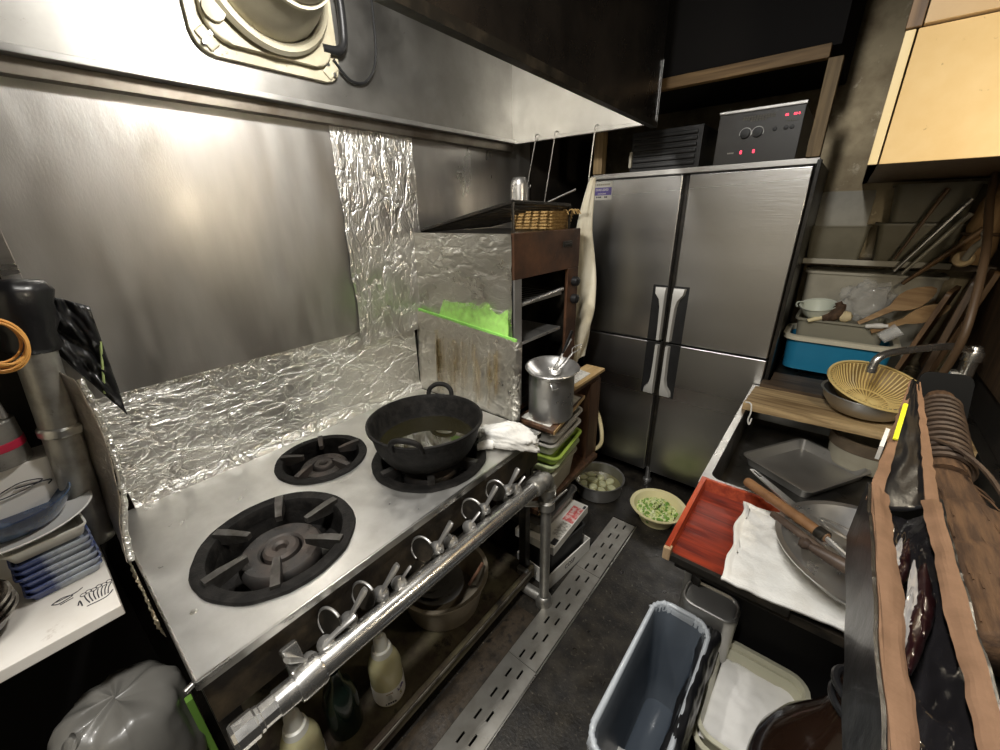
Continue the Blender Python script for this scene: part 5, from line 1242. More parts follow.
# ------------------------------------------------------------------ dish shelf at the range's near end
m_wsh = mat('white_shelf_laminate', (0.66, 0.63, 0.58), 0.45, c2=(0.58, 0.54, 0.48), cs=5, spots=((0.22, 0.15, 0.10), 0.68, 0.80, 9))
ls = thing('dish_shelf', 'white shelf of dishes with a small drawing on its corner', 'shelf', (-1.28, -0.3, 0))
part('shelf_top', m_wsh, MB().box(-1.485, -1.080, -0.90, -0.052, 0.772, 0.800, 0.003), ls)
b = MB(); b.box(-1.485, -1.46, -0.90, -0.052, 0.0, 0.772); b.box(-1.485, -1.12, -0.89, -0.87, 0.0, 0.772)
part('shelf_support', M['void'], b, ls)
def ink(pts, r=0.0012, n=4): return MB().tube(spline([(x, y, 0.8006) for x, y in pts], n), r, 5)
b = MB()
bx_, by_ = -1.165, -0.080
for k in range(7):
    o = -0.020 + 0.0065*k
    b.tube(spline([(bx_+0.020, by_+o*0.8, 0.8006), (bx_, by_+o, 0.8006), (bx_-0.014, by_+o*1.2+0.003, 0.8006)], 4), 0.0011, 5)
for k in range(6):
    b.torus(0.0055, 0.0009, put((bx_-0.020-0.003*(k % 2), by_-0.022+0.009*k, 0.8006)), 10, 4)
b.tube(spline([(bx_+0.028, by_-0.022, 0.8006), (bx_+0.030, by_+0.01, 0.8006), (bx_+0.016, by_+0.024, 0.8006)], 5), 0.0013, 5)
b.tube(spline([(bx_+0.010, by_-0.034, 0.8006), (bx_-0.004, by_-0.030, 0.8006), (bx_+0.018, by_-0.028, 0.8006)], 5), 0.0013, 5)
part('ink_drawing', M['ink'], b, ls, 'small line drawing of bundled leeks')
b = MB()
b.tube(spline([(-1.205, -0.152, 0.8006), (-1.212, -0.135, 0.8006), (-1.203, -0.118, 0.8006), (-1.196, -0.14, 0.8006), (-1.205, -0.152, 0.8006)], 5), 0.0013, 5)
b.tube(spline([(-1.207, -0.145, 0.8006), (-1.207, -0.115, 0.8006), (-1.214, -0.100, 0.8006)], 5), 0.0012, 5); b.tube(spline([(-1.190, -0.140, 0.8006), (-1.193, -0.118, 0.8006)], 5), 0.0012, 5)
part('ink_scribble', M['ink'], b, ls, 'scribbled mark by the blue plates')

m_bp = mat('blue_washed_glaze', (0.42, 0.46, 0.52), 0.22, c2=(0.055, 0.075, 0.19), cs=9, cdist=(0.46, 0.58), coat=0.4)
zz = 0.8005
for k in range(6):
    b = tub(MB(), 0.150, 0.130, 0.0215, 0.014, 0.003, 0.008, 0.001, 0.0045, (-1.318+0.002*(k % 2), -0.122+0.0015*((k*7) % 3), zz), 0.04+0.02*((k*5) % 3))
    solo('blue_square_dish', m_bp, b, ('lowest', 'second from the bottom', 'third from the bottom', 'fourth from the bottom', 'fifth from the bottom', 'topmost')[k] + ' of the stacked blue glazed square dishes', 'dish', group='blue square dishes')
    zz += 0.0170
zz += 0.0047
b = tub(MB(), 0.150, 0.134, 0.030, 0.014, 0.003, 0.010, 0.001, 0.004, (-1.320, -0.120, zz), 0.07)
solo('white_square_dish', mat('white_glaze', (0.72, 0.71, 0.66), 0.2, coat=0.4), b, 'white square dish on top of the blue square dishes', 'dish')
zz += 0.0305
pl = (-1.352, -0.150)
b = MB(); b.lathe([(0, 0), (0.07, 0), (0.085, 0.006), (0.128, 0.020), (0.131, 0.023), (0.128, 0.025), (0.082, 0.011), (0, 0.006)], put((*pl, zz)), 48)
solo('white_plate', mat('white_porcelain', (0.74, 0.73, 0.70), 0.15, coat=0.5), b, 'round white plate under the dark blue bowl', 'plate')
b = MB(); b.lathe([(0, 0), (0.060, 0), (0.075, 0.008), (0.098, 0.040), (0.1045, 0.058), (0.102, 0.060), (0.094, 0.042), (0.070, 0.012), (0, 0.008)], put((*pl, zz+0.0065)), 48)
nb = solo('dark_blue_bowl', mat('dark_blue_glaze', (0.020, 0.032, 0.070), 0.16, c2=(0.09, 0.14, 0.22), cs=14, cdist=(0.45, 0.7), coat=0.5), b, 'dark blue glazed bowl on the round white plate', 'bowl')
for k in range(3):
    b = MB(); r = 0.085
    b.lathe([(0, 0), (0.040, 0), (0.055, 0.010), (r, 0.048), (r+0.003, 0.052), (r-0.002, 0.053), (0.050, 0.014), (0, 0.006)], put((-1.215+0.004*k, -0.272, 0.8005+0.017*k)), 40)
    solo('dark_rice_bowl', mat('dark_brown_glaze', (0.030, 0.022, 0.018), 0.2, c2=(0.36, 0.33, 0.28), cs=5, cdist=(0.5, 0.6), coat=0.4), b, ('lowest', 'middle', 'topmost')[k] + ' of three nested dark bowls beside the blue dishes', 'bowl', group='nested dark bowls on the dish shelf')
wx_ = MB()
wx_.loft([[V((x, y, z)) + V((0.004*nz(x*20, y*20, z*9), 0.006*nz(y*9, z*9, 3), 0.0)) for x, y in rrect(0.09, 0.34, 0.012, 4, -1.440, -0.215)] for z in (0.8005, 0.88, 0.97, 1.055, 1.072)])
pk = thing('white_paper_pack', 'white paper wrapped pack with a scribble standing against the wall', 'pack', (-1.44, -0.215, 0.8005))
part('wrapper', M['paper'], wx_, pk)
b = MB(); b.tube(spline([(-1.390, -0.165, 1.015), (-1.390, -0.12, 1.030), (-1.390, -0.085, 1.022), (-1.390, -0.12, 1.010), (-1.390, -0.16, 1.005), (-1.390, -0.165, 1.015)], 6), 0.0013, 5); b.tube(spline([(-1.390, -0.13, 1.02), (-1.390, -0.075, 1.015), (-1.390, -0.08, 1.005)], 5), 0.0016, 5)
part('ink_scribble', M['ink'], b, pk)
tn_ = thing('metal_tin', 'round metal tin with a red band on the white paper pack', 'tin', (-1.435, -0.135, 1.0735))
b = MB(); b.lathe([(0, 0), (0.054, 0), (0.055, 0.004), (0.055, 0.105), (0.052, 0.108), (0.030, 0.110), (0, 0.110)], put((-1.436, -0.135, 1.0735)), 40)
part('tin_body', M['pipe'], b, tn_)
part('red_band', mat('crimson_band', (0.40, 0.02, 0.05), 0.4), MB().lathe([(0.0552, 0.040), (0.0562, 0.042), (0.0562, 0.058), (0.0552, 0.060)], put((-1.436, -0.135, 1.0735)), 40), tn_, 'crimson band')
for k in range(3):
    b = MB(); b.cyl(0.008, (-1.455+0.02*k, -0.15+0.028*k, 1.184), (-1.46+0.02*k, -0.155+0.028*k, 1.29), 10, bev=0.003)
    solo('steel_shaker_rod', M['ware_dull'], b, ('steel rod on the tin farthest from the grey pipe', 'middle steel rod standing on the red banded tin', 'steel rod on the tin nearest the grey pipe')[k], 'rod', group='steel rods on the tin')
# grey pipe wrapped at the top with black plastic, rubber bands hanging on it
gp_ = thing('grey_standpipe', 'grey upright pipe topped with shiny black plastic wrap', 'pipe', (-1.33, -0.045, 0.8005))
a0, a1 = V((-1.395, -0.050, 0.802)), V((-1.395, 0.010, 1.455))
part('pipe_tube', M['pipe'], MB().cyl(0.036, a0, a1, 28), gp_)
b = MB(); m_ = a0.lerp(a1, 0.50); b.lathe([(0.037, -0.012), (0.041, -0.008), (0.042, 0.008), (0.037, 0.014)], put(m_, a1-a0), 28, wob=lambda a, r, z: 1+0.05*nz(math.cos(a)*4, math.sin(a)*4, z*80))
part('tape_collar', mat('silver_tape', (0.55, 0.55, 0.52), 0.3, 0.9, bump=0.5, bs=60), b, gp_)
b = MB(); b.lathe([(0.038, -0.13), (0.048, -0.115), (0.044, -0.085), (0.054, -0.06), (0.050, -0.02), (0.056, 0.01), (0.046, 0.03), (0, 0.035)], put(a1, a1-a0), 32, wob=lambda a, r, z: 1+0.16*nz(math.cos(a)*2.2, math.sin(a)*2.2, z*18))
part('black_wrap', M['vinyl'], b, gp_, 'shiny black plastic wrap', angle=180)
rb = thing('rubber_band_bundle', 'bundle of orange rubber bands hanging on the black wrapped pipe', 'rubber bands', (-1.255, -0.045, 1.33))
m_rb = mat('orange_rubber', (0.72, 0.36, 0.09), 0.5)
for k in range(7):
    Mk = put((-1.258+0.003*k, -0.047+0.004*(k % 3), 1.385-0.003*(k % 4)), (1, 0.12*((k % 3)-1)+0.3, 0.10*(k % 2)))
    part('band', m_rb, MB().torus(0.040+0.0022*((k*3) % 5), 0.0028, Mk, 36, 6, sx=0.85, sy=1.05), rb)
bs_ = MB()
def f_bs(u, v):
    y = 0.020 + u*0.098 - 0.012*v; z = 1.465 - 0.06*u - v*(0.10+0.20*u)
    return (-1.432 + 0.022*nz(u*4, v*5, 1) + 0.012*nz(u*9, v*9, 4), y, z)
bs_.grid(f_bs, 26, 26)
solo('black_plastic_sheet', M['vinyl'], bs_, 'torn black plastic sheet in front of the large steel sheet', 'plastic sheet', angle=180, thick=0.002)
solo('green_wire', mat('pale_green_plastic_wire', (0.42, 0.52, 0.20), 0.5), MB().cyl(0.0028, (-1.428, 0.112, 1.315), (-1.425, 0.080, 1.180), 8), 'thin pale green strip at the corner of the black plastic sheet', 'strip')
# folded foil shield between dish shelf and range
fs_ = MB()
E_ = [(-1.32, 0.040, 1.26), (-1.31, 0.046, 1.17), (-1.285, 0.040, 1.06), (-1.26, 0.024, 0.96), (-1.235, 0.0, 0.88), (-1.20, -0.012, 0.815)]
Es = spline(E_, 8)
def f_sh(u, v):
    e = Es[min(int(v*(len(Es)-1)), len(Es)-1)]
    l = V((-1.465, -0.006, 1.30 - v*0.49))
    p = l.lerp(e, u)
    k = 0.006*nz(u*6, v*9, 2) + (0.006*nz(v*40, 1) if u > .93 else 0)
    return (p.x + k, p.y + k*0.5 - 0.004, p.z)
fs_.grid(f_sh, 30, len(Es)-1)
solo('foil_shield', foil_mat('brownish_foil', (0.66, 0.60, 0.54), 0.42, 0.35, (1, 1, 1), 6), fs_, 'bent foil shield standing between dish shelf and range', 'foil shield', angle=180, thick=0.001)
fe = MB()
fe.tube([p + V((0.004*nz(i*0.9, 1), 0.004*nz(i*0.8, 5)+0.004, 0)) for i, p in enumerate(Es)], [0.006+0.0035*abs(nz(i*0.7, 9)) for i in range(len(Es))], 8)
solo('foil_roll_edge', M['foil'], fe, 'rolled bright foil edging along the bent foil shield', 'foil', angle=180)
fe = MB()
fe.grid(lambda u, v: (-1.23+u*0.27, -0.010 - 0.012*abs(nz(u*14, v*4, 1)) , 0.808 - v*0.055 - 0.10*0*u), 60, 8)
solo('foil_flap', foil_mat('dirty_foil', (0.62, 0.56, 0.42), 0.4, 0.6, (1, 1, 1), 9, stain=((0.25, 0.14, 0.05), 0.5, 0.62, 30, 1.0)), fe, 'dirty strip of foil folded down the range side', 'foil', angle=180, thick=0.001)
# tied bag under the shelf
bc_ = V((-1.130, -0.135, 0.002))
bgm = MB()
def f_bg(u, v):
    th = u*2*PI; z = 0.52*math.sin(min(1, v*1.02)*PI/2)
    r = 0.104*(max(0.0, 1-(max(0, v-0.55)/0.45)**2.2)**0.5)*(0.8+0.4*min(1, v*3)) + 0.0005
    k = 1 + 0.10*nz(math.cos(th)*1.6, math.sin(th)*1.6, v*4) + 0.16*(0.3-abs(nz(math.cos(th)*2.2, math.sin(th)*2.2, v*2.2+4))) + 0.08*(0.2-abs(nz(math.cos(th)*5, math.sin(th)*5, v*5+4)))
    return bc_ + V((r*k*math.cos(th), min(r*k*math.sin(th), 0.120), z + 0.02*nz(math.cos(th)*2, math.sin(th)*2)))
bgm.grid(f_bg, 64, 50)
pbg = thing('tied_plastic_bag', 'milky tied plastic bag standing under the dish shelf', 'bag', bc_)
m_bagm = mat('milky_bag_film', (0.17, 0.163, 0.146), 0.32, bump=1.0, bs=12, alpha=0.92, coat=0.2)
part('bag_body', m_bagm, bgm, pbg, angle=180)
o = bc_ + V((0.035, -0.055, 0.505))
b = MB(); b.lathe([(0.012, 0), (0.018, 0.008), (0.014, 0.018), (0.02, 0.03)], put(o, (0.2, -0.8, 0.5)), 14)
part('knot', m_bagm, b, pbg, angle=180)
for k in (-1, 1):
    b = MB(); b.grid(lambda u, v: o + V((0.02*k*u+0.02*u, -0.02-0.06*u, 0.02 - 0.19*u*u)) + V((0.016*(v-.5)*(1+2*u)*1, 0.012*(v-.5), 0.004*nz(u*4, v*3, k))), 14, 6)
    part('tie_end', m_bagm, b, pbg, angle=180, thick=0.001)
solo('green_stick', mat('green_painted_stick', (0.16, 0.33, 0.05), 0.45), MB().box(-1.075, -1.055, -0.032, -0.016, 0.002, 0.44, 0.002), 'green stick on the floor between tied bag and range', 'stick')
# ------------------------------------------------------------------ above the refrigerator
m_beam = wood_mat('old_timber', (0.16, 0.095, 0.040), (0.34, 0.22, 0.10), 3, 'X', 0.6)
m_postw = wood_mat('grimy_post_timber', (0.15, 0.10, 0.045), (0.36, 0.25, 0.12), 3, 'Z', 0.6)
rkf = thing('overhead_timber_rack', 'old timber rack over the refrigerator with one cross beam', 'rack', (-0.6, 2.3, 1.78))
part('cross_beam', m_beam, MB().box(-1.12, -0.19, 2.16, 2.20, 2.105, 2.150, 0.004), rkf)
part('post', m_postw, MB().box(-0.192, -0.146, 2.165, 2.215, 1.781, 2.105, 0.003), rkf)
part('post', m_postw, MB().box(-1.12, -1.07, 2.165, 2.215, 1.781, 2.105, 0.003), rkf)
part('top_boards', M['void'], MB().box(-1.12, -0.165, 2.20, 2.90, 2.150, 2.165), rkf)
cb = thing('control_box', 'dark compressor control box with red digits over the refrigerator', 'control box', (-0.38, 2.38, 1.7765))
m_cb = mat('dark_grey_panel', (0.030, 0.028, 0.024), 0.38, c2=(0.040, 0.036, 0.030), cs=6)
b = MB(); b.box(-0.535, -0.228, 2.185, 2.56, 1.779, 1.972, 0.003)
part('housing', m_cb, b, cb)
part('top_strip', M['ware_dull'], MB().box(-0.537, -0.226, 2.180, 2.20, 1.972, 1.984, 0.002), cb)
yf = 2.1842
for x in (-0.425, -0.380):
    kb = part('dial', M['black'], MB().lathe([(0, 0), (0.019, 0), (0.018, 0.012), (0, 0.014)], put((x, yf, 1.892), (0, -1, 0)), 24), cb)
    part('dial_ring', M['ware_dull'], MB().torus(0.0215, 0.0016, put((x, yf, 1.892), (0, -1, 0)), 28, 6, -0.4, 3.4), kb)
m_led = mat('red_led', (0.5, 0.02, 0.03), 0.4, emit=(1.0, 0.05, 0.10), es=3.0)
m_faint = mat('faint_grey_print', (0.16, 0.15, 0.12), 0.6)
X_, Z_ = (1, 0, 0), (0, 0, 1)
lettering('88', 0.012, basis((-0.287, yf-0.0005, 1.942), X_, Z_), m_led, cb, 'red_digits')
lettering('88 8', 0.012, basis((-0.254, yf-0.0005, 1.942), X_, Z_), m_led, cb, 'red_digits')
lettering('8', 0.020, basis((-0.430, yf-0.0005, 1.822), X_, Z_), m_led, cb, 'red_digits')
lettering('8', 0.020, basis((-0.382, yf-0.0005, 1.822), X_, Z_), m_led, cb, 'red_digits')
lettering('■■■■■ ■■■■■■■\n■■■ ■■■■■ ■■■■\n■■■ ■■■', 0.008, basis((-0.385, yf-0.0005, 1.944), X_, Z_), m_faint, cb, squash=1.3)
lettering('■■■■', 0.007, basis((-0.470, yf-0.0005, 1.822), X_, Z_), mat('pale_print', (0.4, 0.38, 0.33), 0.6), cb)
lettering('■■■ ■■■', 0.006, basis((-0.268, yf-0.0005, 1.920), X_, Z_), m_faint, cb)
for x in (-0.282, -0.262, -0.320): part('button', M['black'], MB().lathe([(0, 0), (0.008, 0), (0.007, 0.004), (0, 0.005)], put((x, yf, 1.897), (0, -1, 0)), 14), cb)
lv = thing('louvred_unit', 'black louvred compressor housing on the refrigerator top', 'compressor housing', (-0.78, 2.4, 1.7765))
part('housing', M['black'], MB().box(-0.93, -0.60, 2.20, 2.60, 1.779, 1.955, 0.003), lv)
for k in range(6):
    part('louvre', M['black'], MB().box(-0.915, -0.62, 2.188, 2.204, 1.795+k*0.025, 1.810+k*0.025, 0.003, 2), lv)
part('pale_tag', M['greybeige'], MB().box(-0.932, -0.920, 2.186, 2.199, 1.80, 1.87), lv)

# ------------------------------------------------------------------ wall cupboard at the upper right
m_ply = mat('yellowed_plywood', (0.64, 0.45, 0.20), 0.6, c2=(0.70, 0.52, 0.26), cs=5, bump=0.15, bs=40, spots=((0.14, 0.07, 0.02), 0.64, 0.70, 30))
m_brd = wood_mat('brown_cupboard_side', (0.09, 0.05, 0.022), (0.20, 0.12, 0.055), 3, 'Z', 0.5)
cx0, cy0, cz0, cz1 = 0.004, 1.60, 1.702, 1.998
wc = thing('wall_cupboard', 'yellowed plywood wall cupboard hung above the sink', 'cupboard', (0.28, 2.2, cz0))
b = MB(); b.box(cx0+0.004, 0.555, cy0+0.022, 2.94, cz0, cz0+0.018); b.box(cx0+0.004, cx0+0.022, cy0+0.022, 2.94, cz0, ZC-0.01)
part('carcass', m_brd, b, wc)
part('edge_post', mat('bright_edge_wood', (0.74, 0.60, 0.33), 0.4), MB().box(cx0, cx0+0.020, cy0, cy0+0.020, cz0, cz1, 0.002), wc)
part('door', m_ply, MB().box(cx0+0.024, 0.552, cy0, cy0+0.020, cz0, cz1, 0.002), wc)
part('upper_rail', mat('tan_rail', (0.52, 0.36, 0.19), 0.45, c2=(0.58, 0.42, 0.23), cs=5), MB().box(cx0+0.030, 0.552, cy0-0.012, cy0+0.02, cz1+0.004, ZC-0.02, 0.003), wc)
part('corner_block', m_brd, MB().box(cx0-0.002, cx0+0.028, cy0-0.008, cy0+0.02, cz1+0.002, ZC-0.02, 0.002), wc)

# ------------------------------------------------------------------ right wall: leaning boards, tools, broom, box
m_dkb = wood_mat('dark_board', (0.040, 0.024, 0.013), (0.12, 0.072, 0.036), 3, 'Z', 0.5)
m_mdb = wood_mat('stained_board', (0.12, 0.065, 0.030), (0.26, 0.155, 0.075), 3, 'Z', 0.5)
def leaning(o, x, y, w_, h_, t_, m_, name, lab, cat_, r_=0.02):
    b = MB(); b.prism([(p[0]+w_/2, p[1]+h_/2) for p in rrect(w_, h_, r_, 4)], 0, t_, basis(o, x, y), 0.003)
    return solo(name, m_, b, lab, cat_)
leaning((0.285, 2.40, 0.84), (0.25, 1, 0), (0.20, 0.0, 1), 0.24, 0.44, 0.018, m_mdb, 'cutting_board', 'stained cutting board leaning beside the blue tub', 'cutting board')
leaning((0.350, 2.255, 0.84), (0.18, 1, 0), (0.10, 0.0, 1), 0.26, 0.50, 0.022, m_dkb, 'cutting_board', 'taller dark cutting board leaning nearest the faucet', 'cutting board')
leaning((0.44, 2.62, 0.84), (0.0, 1, 0), (0.16, 0.0, 1), 0.28, 0.50, 0.02, m_mdb, 'cutting_board', 'rearmost cutting board leaning at the wall behind the others', 'cutting board')
random.seed(3)
for k, (p, q, r_, m_, nm, lab) in enumerate((
        ((0.214, 2.65, 1.31), (0.375, 2.64, 1.615), 0.016, M['ware_dull'], 'long_ladle', 'long steel handle slanting up behind the wooden paddles'),
        ((0.245, 2.655, 1.30), (0.385, 2.62, 1.56), 0.015, M['greybeige'], 'plastic_spatula', 'grey plastic handle slanting beside the long steel one'),
        ((0.205, 2.69, 1.36), (0.300, 2.69, 1.66), 0.013, m_mdb, 'wooden_spatula', 'wooden spatula slanting against the plastic boxes'),
        ((0.255, 2.62, 1.26), (0.430, 2.56, 1.50), 0.020, m_mdb, 'rolling_pin', 'thick wooden rolling pin slanting nearest the wall'))):
    P, Q = V(p), V(q)
    solo(nm, m_, MB().tube([P, P.lerp(Q, .3), P.lerp(Q, .75), Q], [r_*0.7, r_*0.8, r_, r_*1.25], 10, flat=0.6), lab, 'tool', group='tools slanting against the back wall')
# straw brush hung on the wall
sb = thing('straw_brush', 'bundled straw brush hanging on the wall above the boards', 'brush', (0.445, 2.66, 1.36))
m_straw = mat('brown_straw', (0.20, 0.115, 0.05), 0.8, c2=(0.32, 0.20, 0.09), cs=40, bump=1.0, bs=80, stretch=(1, 1, 0.2))
b = MB(); b.loft([[(0.445+0.060*s_*math.cos(a)+(z-1.48)*0.08, 2.66+0.095*s_*math.sin(a)+(z-1.48)*0.1, z) for a in [2*PI*i/18 for i in range(18)]] for s_, z in ((0.95, 1.36), (1.0, 1.42), (0.85, 1.47), (0.82, 1.485), (0.9, 1.50), (0.8, 1.60), (0.35, 1.68))])
part('straw_head', m_straw, b, sb, angle=180)
part('binding', m_dkb, MB().tube([(0.445+0.056*math.cos(a), 2.66+0.088*math.sin(a), 1.478) for a in [2*PI*i/24 for i in range(24)]], 0.006, 6, closed=True), sb)
b = MB(); b.lathe([(0, -0.014), (0.030, -0.012), (0.034, 0), (0.030, 0.012), (0, 0.014)], put((0.400, 2.532, 1.385), (-0.5, -0.8, 0.3)), 24)
solo('wooden_spoon', mat('pale_wood_spoon', (0.62, 0.46, 0.26), 0.5), b, 'pale round ladle bowl hung beside the straw brush', 'spoon')
b = MB(); b.tube(spline([(0.385, 2.451, 1.70), (0.38, 2.358, 1.608), (0.38, 2.131, 1.451), (0.38, 2.011, 1.301), (0.38, 1.964, 1.175), (0.375, 2.009, 1.023), (0.365, 2.05, 0.93)], 8), 0.012, 12)
solo('brown_hose', mat('brown_rubber_hose', (0.09, 0.055, 0.030), 0.45), b, 'brown rubber hose curving down the wall past the faucet', 'hose')
b = MB(); b.tube(spline([(0.40, 2.50, 1.39), (0.40, 2.42, 1.44), (0.40, 2.313, 1.472), (0.385, 2.26, 1.50)], 6), 0.012, 10)
solo('curved_hook', M['greybeige'], b, 'curved grey hook bridging the spoon and brown hose', 'hook')
leaning((0.545, 2.02, 0.95), (0, 1, 0), (-0.02, 0, 1), 0.90, 0.74, 0.012, m_dkb, 'wall_board', 'large dark board fixed to the wall over the shelf', 'wall board', 0.01)

# side shelf with the torn cardboard box, broom and dustpan
sh_ = thing('side_shelf', 'dark wall shelf carrying the torn cardboard box', 'shelf', (0.35, 0.6, 1.0))
part('board', M['black_metal'], MB().box(0.140, 0.556, 0.02, 0.865, 1.000, 1.022), sh_)
for y in (0.1, 0.75): part('bracket', M['black_metal'], MB().box(0.40, 0.556, y-0.01, y+0.01, 0.84, 1.0), sh_)
m_card = mat('torn_cardboard', (0.22, 0.125, 0.072), 0.85, c2=(0.17, 0.095, 0.052), cs=18, bump=0.25, bs=90)
cbx = thing('torn_cardboard_box', 'torn cardboard box wrapped and lined with black plastic', 'cardboard box', (0.2, 0.6, 1.0225))
z0_, z1_ = 1.0225, 1.140
def wallstrip(xa, xb, y0, y1, zb, zt, m_, nm, lab=None, rag=0.0, seed=1.0, par=None):
    """Long board-like wall running along y with ragged top edge."""
    N_ = 46; lo = []
    for i in range(N_+1):
        y = y0 + (y1-y0)*i/N_
        wv = 0.0035*nz(y*11, seed) ; zz_ = zt(y) + rag*nz(y*16, seed, 3) + rag*0.5*nz(y*50, seed, 8)
        lo.append([(xa+wv, y, zb), (xb+wv, y, zb), (xb+wv, y, zz_), (xa+wv, y, zz_)])
    return part(nm, m_, MB().loft(lo), par if par is not None else cbx, lab, smooth=False)
yA, yB = 0.25, 0.860
wallstrip(0.1275, 0.1315, yA, yB, z0_, lambda y: z1_+0.004, M['vinyl'], 'black_outer_wrap', 'shiny black plastic on the outside', 0.005, 2.0)
wallstrip(0.1320, 0.1350, yA, yB, z0_, lambda y: z1_+0.006, m_card, 'cardboard_side', None, 0.004, 2.0)
wallstrip(0.2140, 0.2170, yA, yB, z0_, lambda y: z1_+0.006, m_card, 'cardboard_side', None, 0.004, 5.0)
wallstrip(0.2175, 0.2215, yA, yB+0.02, z0_, lambda y: z1_+0.002, M['vinyl'], 'black_outer_wrap', None, 0.004, 5.0)
part('box_floor', m_card, MB().box(0.133, 0.216, yA, yB, z0_, z0_+0.004), cbx)
part('near_end', m_card, MB().box(0.133, 0.216, yA, yA+0.004, z0_, z1_), cbx)
# the folded-in torn flaps, one each side, seen from above
def flap(xo, xi, sgn, y0, y1, seed):
    g = MB()
    def f(u, v):
        y = y0 + (y1-y0)*v
        w_ = (xi-xo)*(1 + 0.25*nz(y*9, seed) + 0.16*nz(y*34, seed+2))
        return (xo + w_*u, y, z1_ + 0.006 - 0.010*u*u + 0.003*nz(y*12, u*2, seed))
    g.grid(f, 6, 60)
    return part('torn_flap', m_card, g, cbx, 'torn bare cardboard flap', thick=0.003, smooth=False)
flap(0.1335, 0.1565, 1, yA, yB-0.01, 4.0)
flap(0.2155, 0.1985, -1, yA, yB+0.005, 9.0)
# plastic lining sagging between the flaps
g = MB()
def f_lin(u, v):
    x = 0.136 + u*0.078; y = yA + 0.006 + v*(yB-yA-0.012)
    sag = math.sin(PI*u)
    return (x, y, z1_ - 0.010 - 0.050*sag*(0.75+0.5*nz(y*5, 1)) + 0.010*sag*nz(x*60+y*30, y*16, 2) + 0.007*sag*nz(x*120, y*40-x*60, 6))
g.grid(f_lin, 30, 110)
part('black_lining', mat('crinkled_black_film', (0.012, 0.011, 0.012), 0.16, bump=0.5, bs=26, coat=0.6), g, cbx, 'shiny crinkled black lining', angle=180)
for k, (xa, ya, xb, yb, w_) in enumerate(((0.160, 0.500, 0.182, 0.640, 0.010), (0.176, 0.560, 0.190, 0.700, 0.012), (0.158, 0.630, 0.176, 0.745, 0.008))):
    g = MB(); A_, B_3 = V((xa, ya, z1_-0.022)), V((xb, yb, z1_-0.020)); s_ = V((1, -0.2, 0)).normalized()
    g.grid(lambda u, v: A_.lerp(B_3, v) + s_*(u-.5)*w_*2*math.sin(PI*(0.08+0.84*v)) + V((0, 0, 0.010*math.sin(PI*u) + 0.004*nz(u*3, v*8, k))), 8, 20)
    part('dark_red_pouch', mat('dark_red_film', (0.014, 0.004, 0.005), 0.3, coat=0.3), g, cbx, 'dark red shiny pouch', thick=0.002)
    g = MB(); g.grid(lambda u, v: A_.lerp(B_3, v) + s_*((u-.5)*0.010*math.sin(PI*(0.05+0.9*v)) - w_*0.9) + V((0, 0, 0.008 + 0.003*nz(u*3, v*9, k+5))), 4, 20)
    part('pouch_seam', mat('pale_seam_film', (0.27, 0.26, 0.255), 0.25, coat=0.4), g, cbx, 'pale sealed seam of the pouch', thick=0.001)
# tall pointed end flap covered in black plastic
TA, TB, TT = V((0.132, 0.815, z1_-0.01)), V((0.215, 0.868, z1_-0.01)), V((0.190, 1.230, 1.230))
g = MB()
def f_tip(u, v):
    a_ = TA.lerp(TT, v); b_2 = TB.lerp(TT+V((0.010, -0.004, 0)), v)
    p = a_.lerp(b_2, u); return p + V((0, 0, 0.006*nz(u*4, v*8, 3) - 0.012*math.sin(PI*u)*(1-v)))
g.grid(f_tip, 12, 40)
part('end_flap', M['vinyl'], g, cbx, 'pointed end flap under black plastic', angle=180, thick=0.003)
def edge(A_, B_3, r0, r1, seed):
    b = MB(); pts = [A_.lerp(B_3, i/24) + V((0.002*nz(i*0.9, seed), 0, 0.002*nz(i*1.1, seed+4))) for i in range(25)]
    b.tube(pts, [r0+(r1-r0)*i/24 + 0.0015*nz(i*1.3, seed) for i in range(25)], 6, flat=0.35); return b
part('torn_edge', m_card, edge(TA+V((0.004, 0, 0.006)), TT, 0.011, 0.004, 2), cbx, 'torn cardboard edge', smooth=False)
part('torn_edge', m_card, edge(TB+V((-0.004, 0, 0.008)), TT+V((0.010, -0.004, 0)), 0.010, 0.004, 7), cbx, 'torn cardboard edge', smooth=False)
b = MB(); p, q = TA.lerp(TT, 0.42)+V((0.004, -0.004, 0.012)), TA.lerp(TT, 0.72)+V((0.002, -0.004, 0.012))
b.tube([p, q], 0.0042, 6, flat=0.5)
solo('yellow_strip', mat('fluorescent_yellow', (0.78, 0.80, 0.03), 0.45), b, 'bright yellow strip stuck on the pointed cardboard flap', 'strip')
b = MB(); c = TA.lerp(TT, 0.36)+V((-0.010, 0, 0.012))
Mk = basis(c, TT-TA, (0, 0, 1))
b.holed([(-0.03, -0.016), (0.03, -0.016), (0.03, 0.016), (-0.03, 0.016)], [[(-0.022, -0.009), (0.022, -0.009), (0.022, -0.002), (-0.022, -0.002)], [(-0.022, 0.002), (0.022, 0.002), (0.022, 0.009), (-0.022, 0.009)]], -0.003, 0.003, Mk)
solo('plastic_clip', M['white_plastic'], b, 'pale slotted plastic clip beside the bright yellow strip', 'clip', smooth=False)
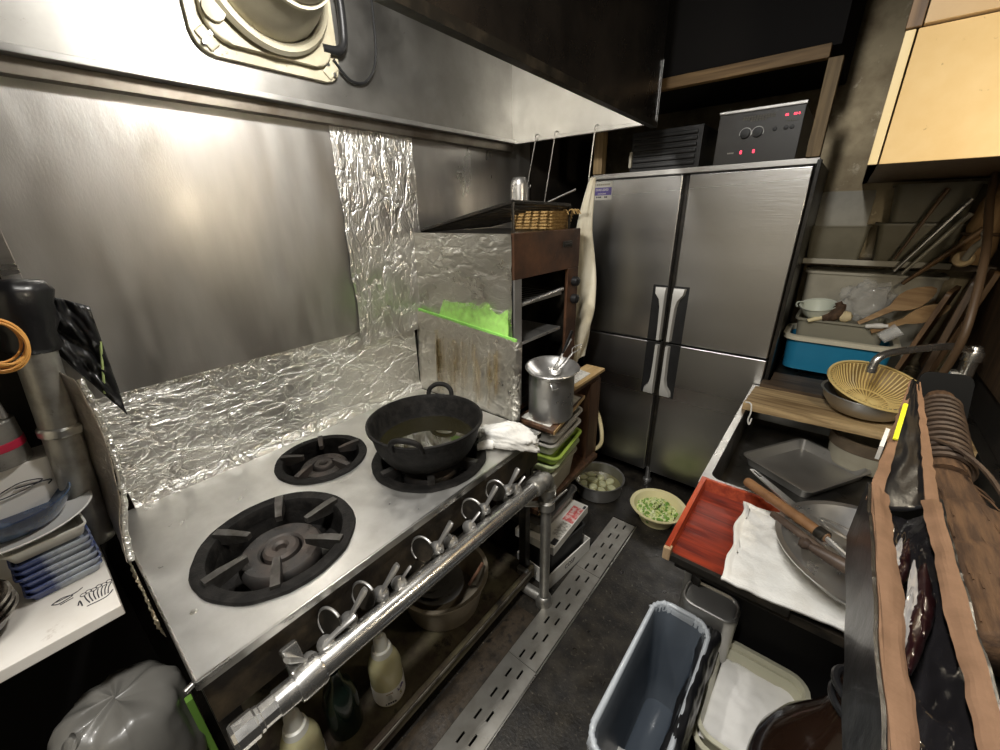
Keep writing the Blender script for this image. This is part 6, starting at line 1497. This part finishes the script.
# broom resting on the shelf behind the box
bro = thing('palm_broom', 'brown palm fibre broom with a cord wrapped neck behind the torn box', 'broom', (0.30, 0.8, 1.03))
m_fib = mat('brown_palm_fibre', (0.050, 0.026, 0.013), 0.8, c2=(0.12, 0.064, 0.030), cs=24, bump=1.0, bs=45, stretch=(3, 0.4, 3))
n0, n1, n2 = V((0.262, 1.330, 1.165)), V((0.255, 1.040, 1.105)), V((0.300, 0.640, 1.085))
b = MB(); b.tube(spline([n1+(n0-n1)*0.05, n1.lerp(n2, 0.12), n1.lerp(n2, 0.4), n1.lerp(n2, 0.8), n2], 6), [0.034, 0.038, 0.052, 0.064, 0.068], 18, flat=0.62)
part('fibre_head', m_fib, b, bro, angle=180)
part('neck', m_fib, MB().tube([n0, n1], [0.026, 0.034], 16), bro)
m_cord = mat('dark_binding_cord', (0.045, 0.028, 0.018), 0.6, c2=(0.085, 0.055, 0.035), cs=30, bump=0.5, bs=90)
ax_ = (n1-n0).normalized()
for k in range(13):
    t = 0.12+0.066*k; p = n0.lerp(n1, t)
    part('cord_turn', m_cord, MB().torus(0.030+0.009*t+0.002*nz(k*1.7, 1), 0.0055, put(p, ax_+V((0.10*nz(k*2.1, 3), 0, 0.16*nz(k*1.3, 5)))), 22, 6), bro)
b = MB(); b.tube(spline([n0.lerp(n1, 0.75)+V((-0.03, 0, 0.03)), n0.lerp(n1, 0.9)+V((0.0, 0, 0.05)), n1+V((0.035, -0.02, 0.045)), n1+V((0.055, -0.10, 0.03))], 6), 0.0045, 6)
part('loose_cord', m_cord, b, bro)
for k in range(40):
    t = 0.05+0.9*random.random(); a = random.uniform(-1.2, 1.2)
    s_ = n1.lerp(n2, t); rr_ = 0.038+0.028*t
    p = s_ + V((math.sin(a)*rr_, 0, math.cos(a)*rr_*0.62)); q = p + (n2-n1)*0.14 + V((math.sin(a)*0.010, 0, 0.004))
    part('fibre', m_fib, MB().tube([p-V((0, 0, 0.004)), p.lerp(q, .5), q], [0.002, 0.0022, 0.0012], 5), bro)
dp = thing('black_dustpan', 'black plastic panel with rounded corners standing behind the broom', 'dustpan', (0.24, 1.34, 0.80))
Md = basis((0.288, 1.345, 1.010), (1, 0.05, 0.06), (-0.12, 0.35, 1))
part('panel', mat('matt_black_plastic', (0.003, 0.003, 0.003), 0.6, ior=1.25), MB().prism(rrect(0.095, 0.42, 0.020, 6), 0, 0.008, Md, 0.003), dp)
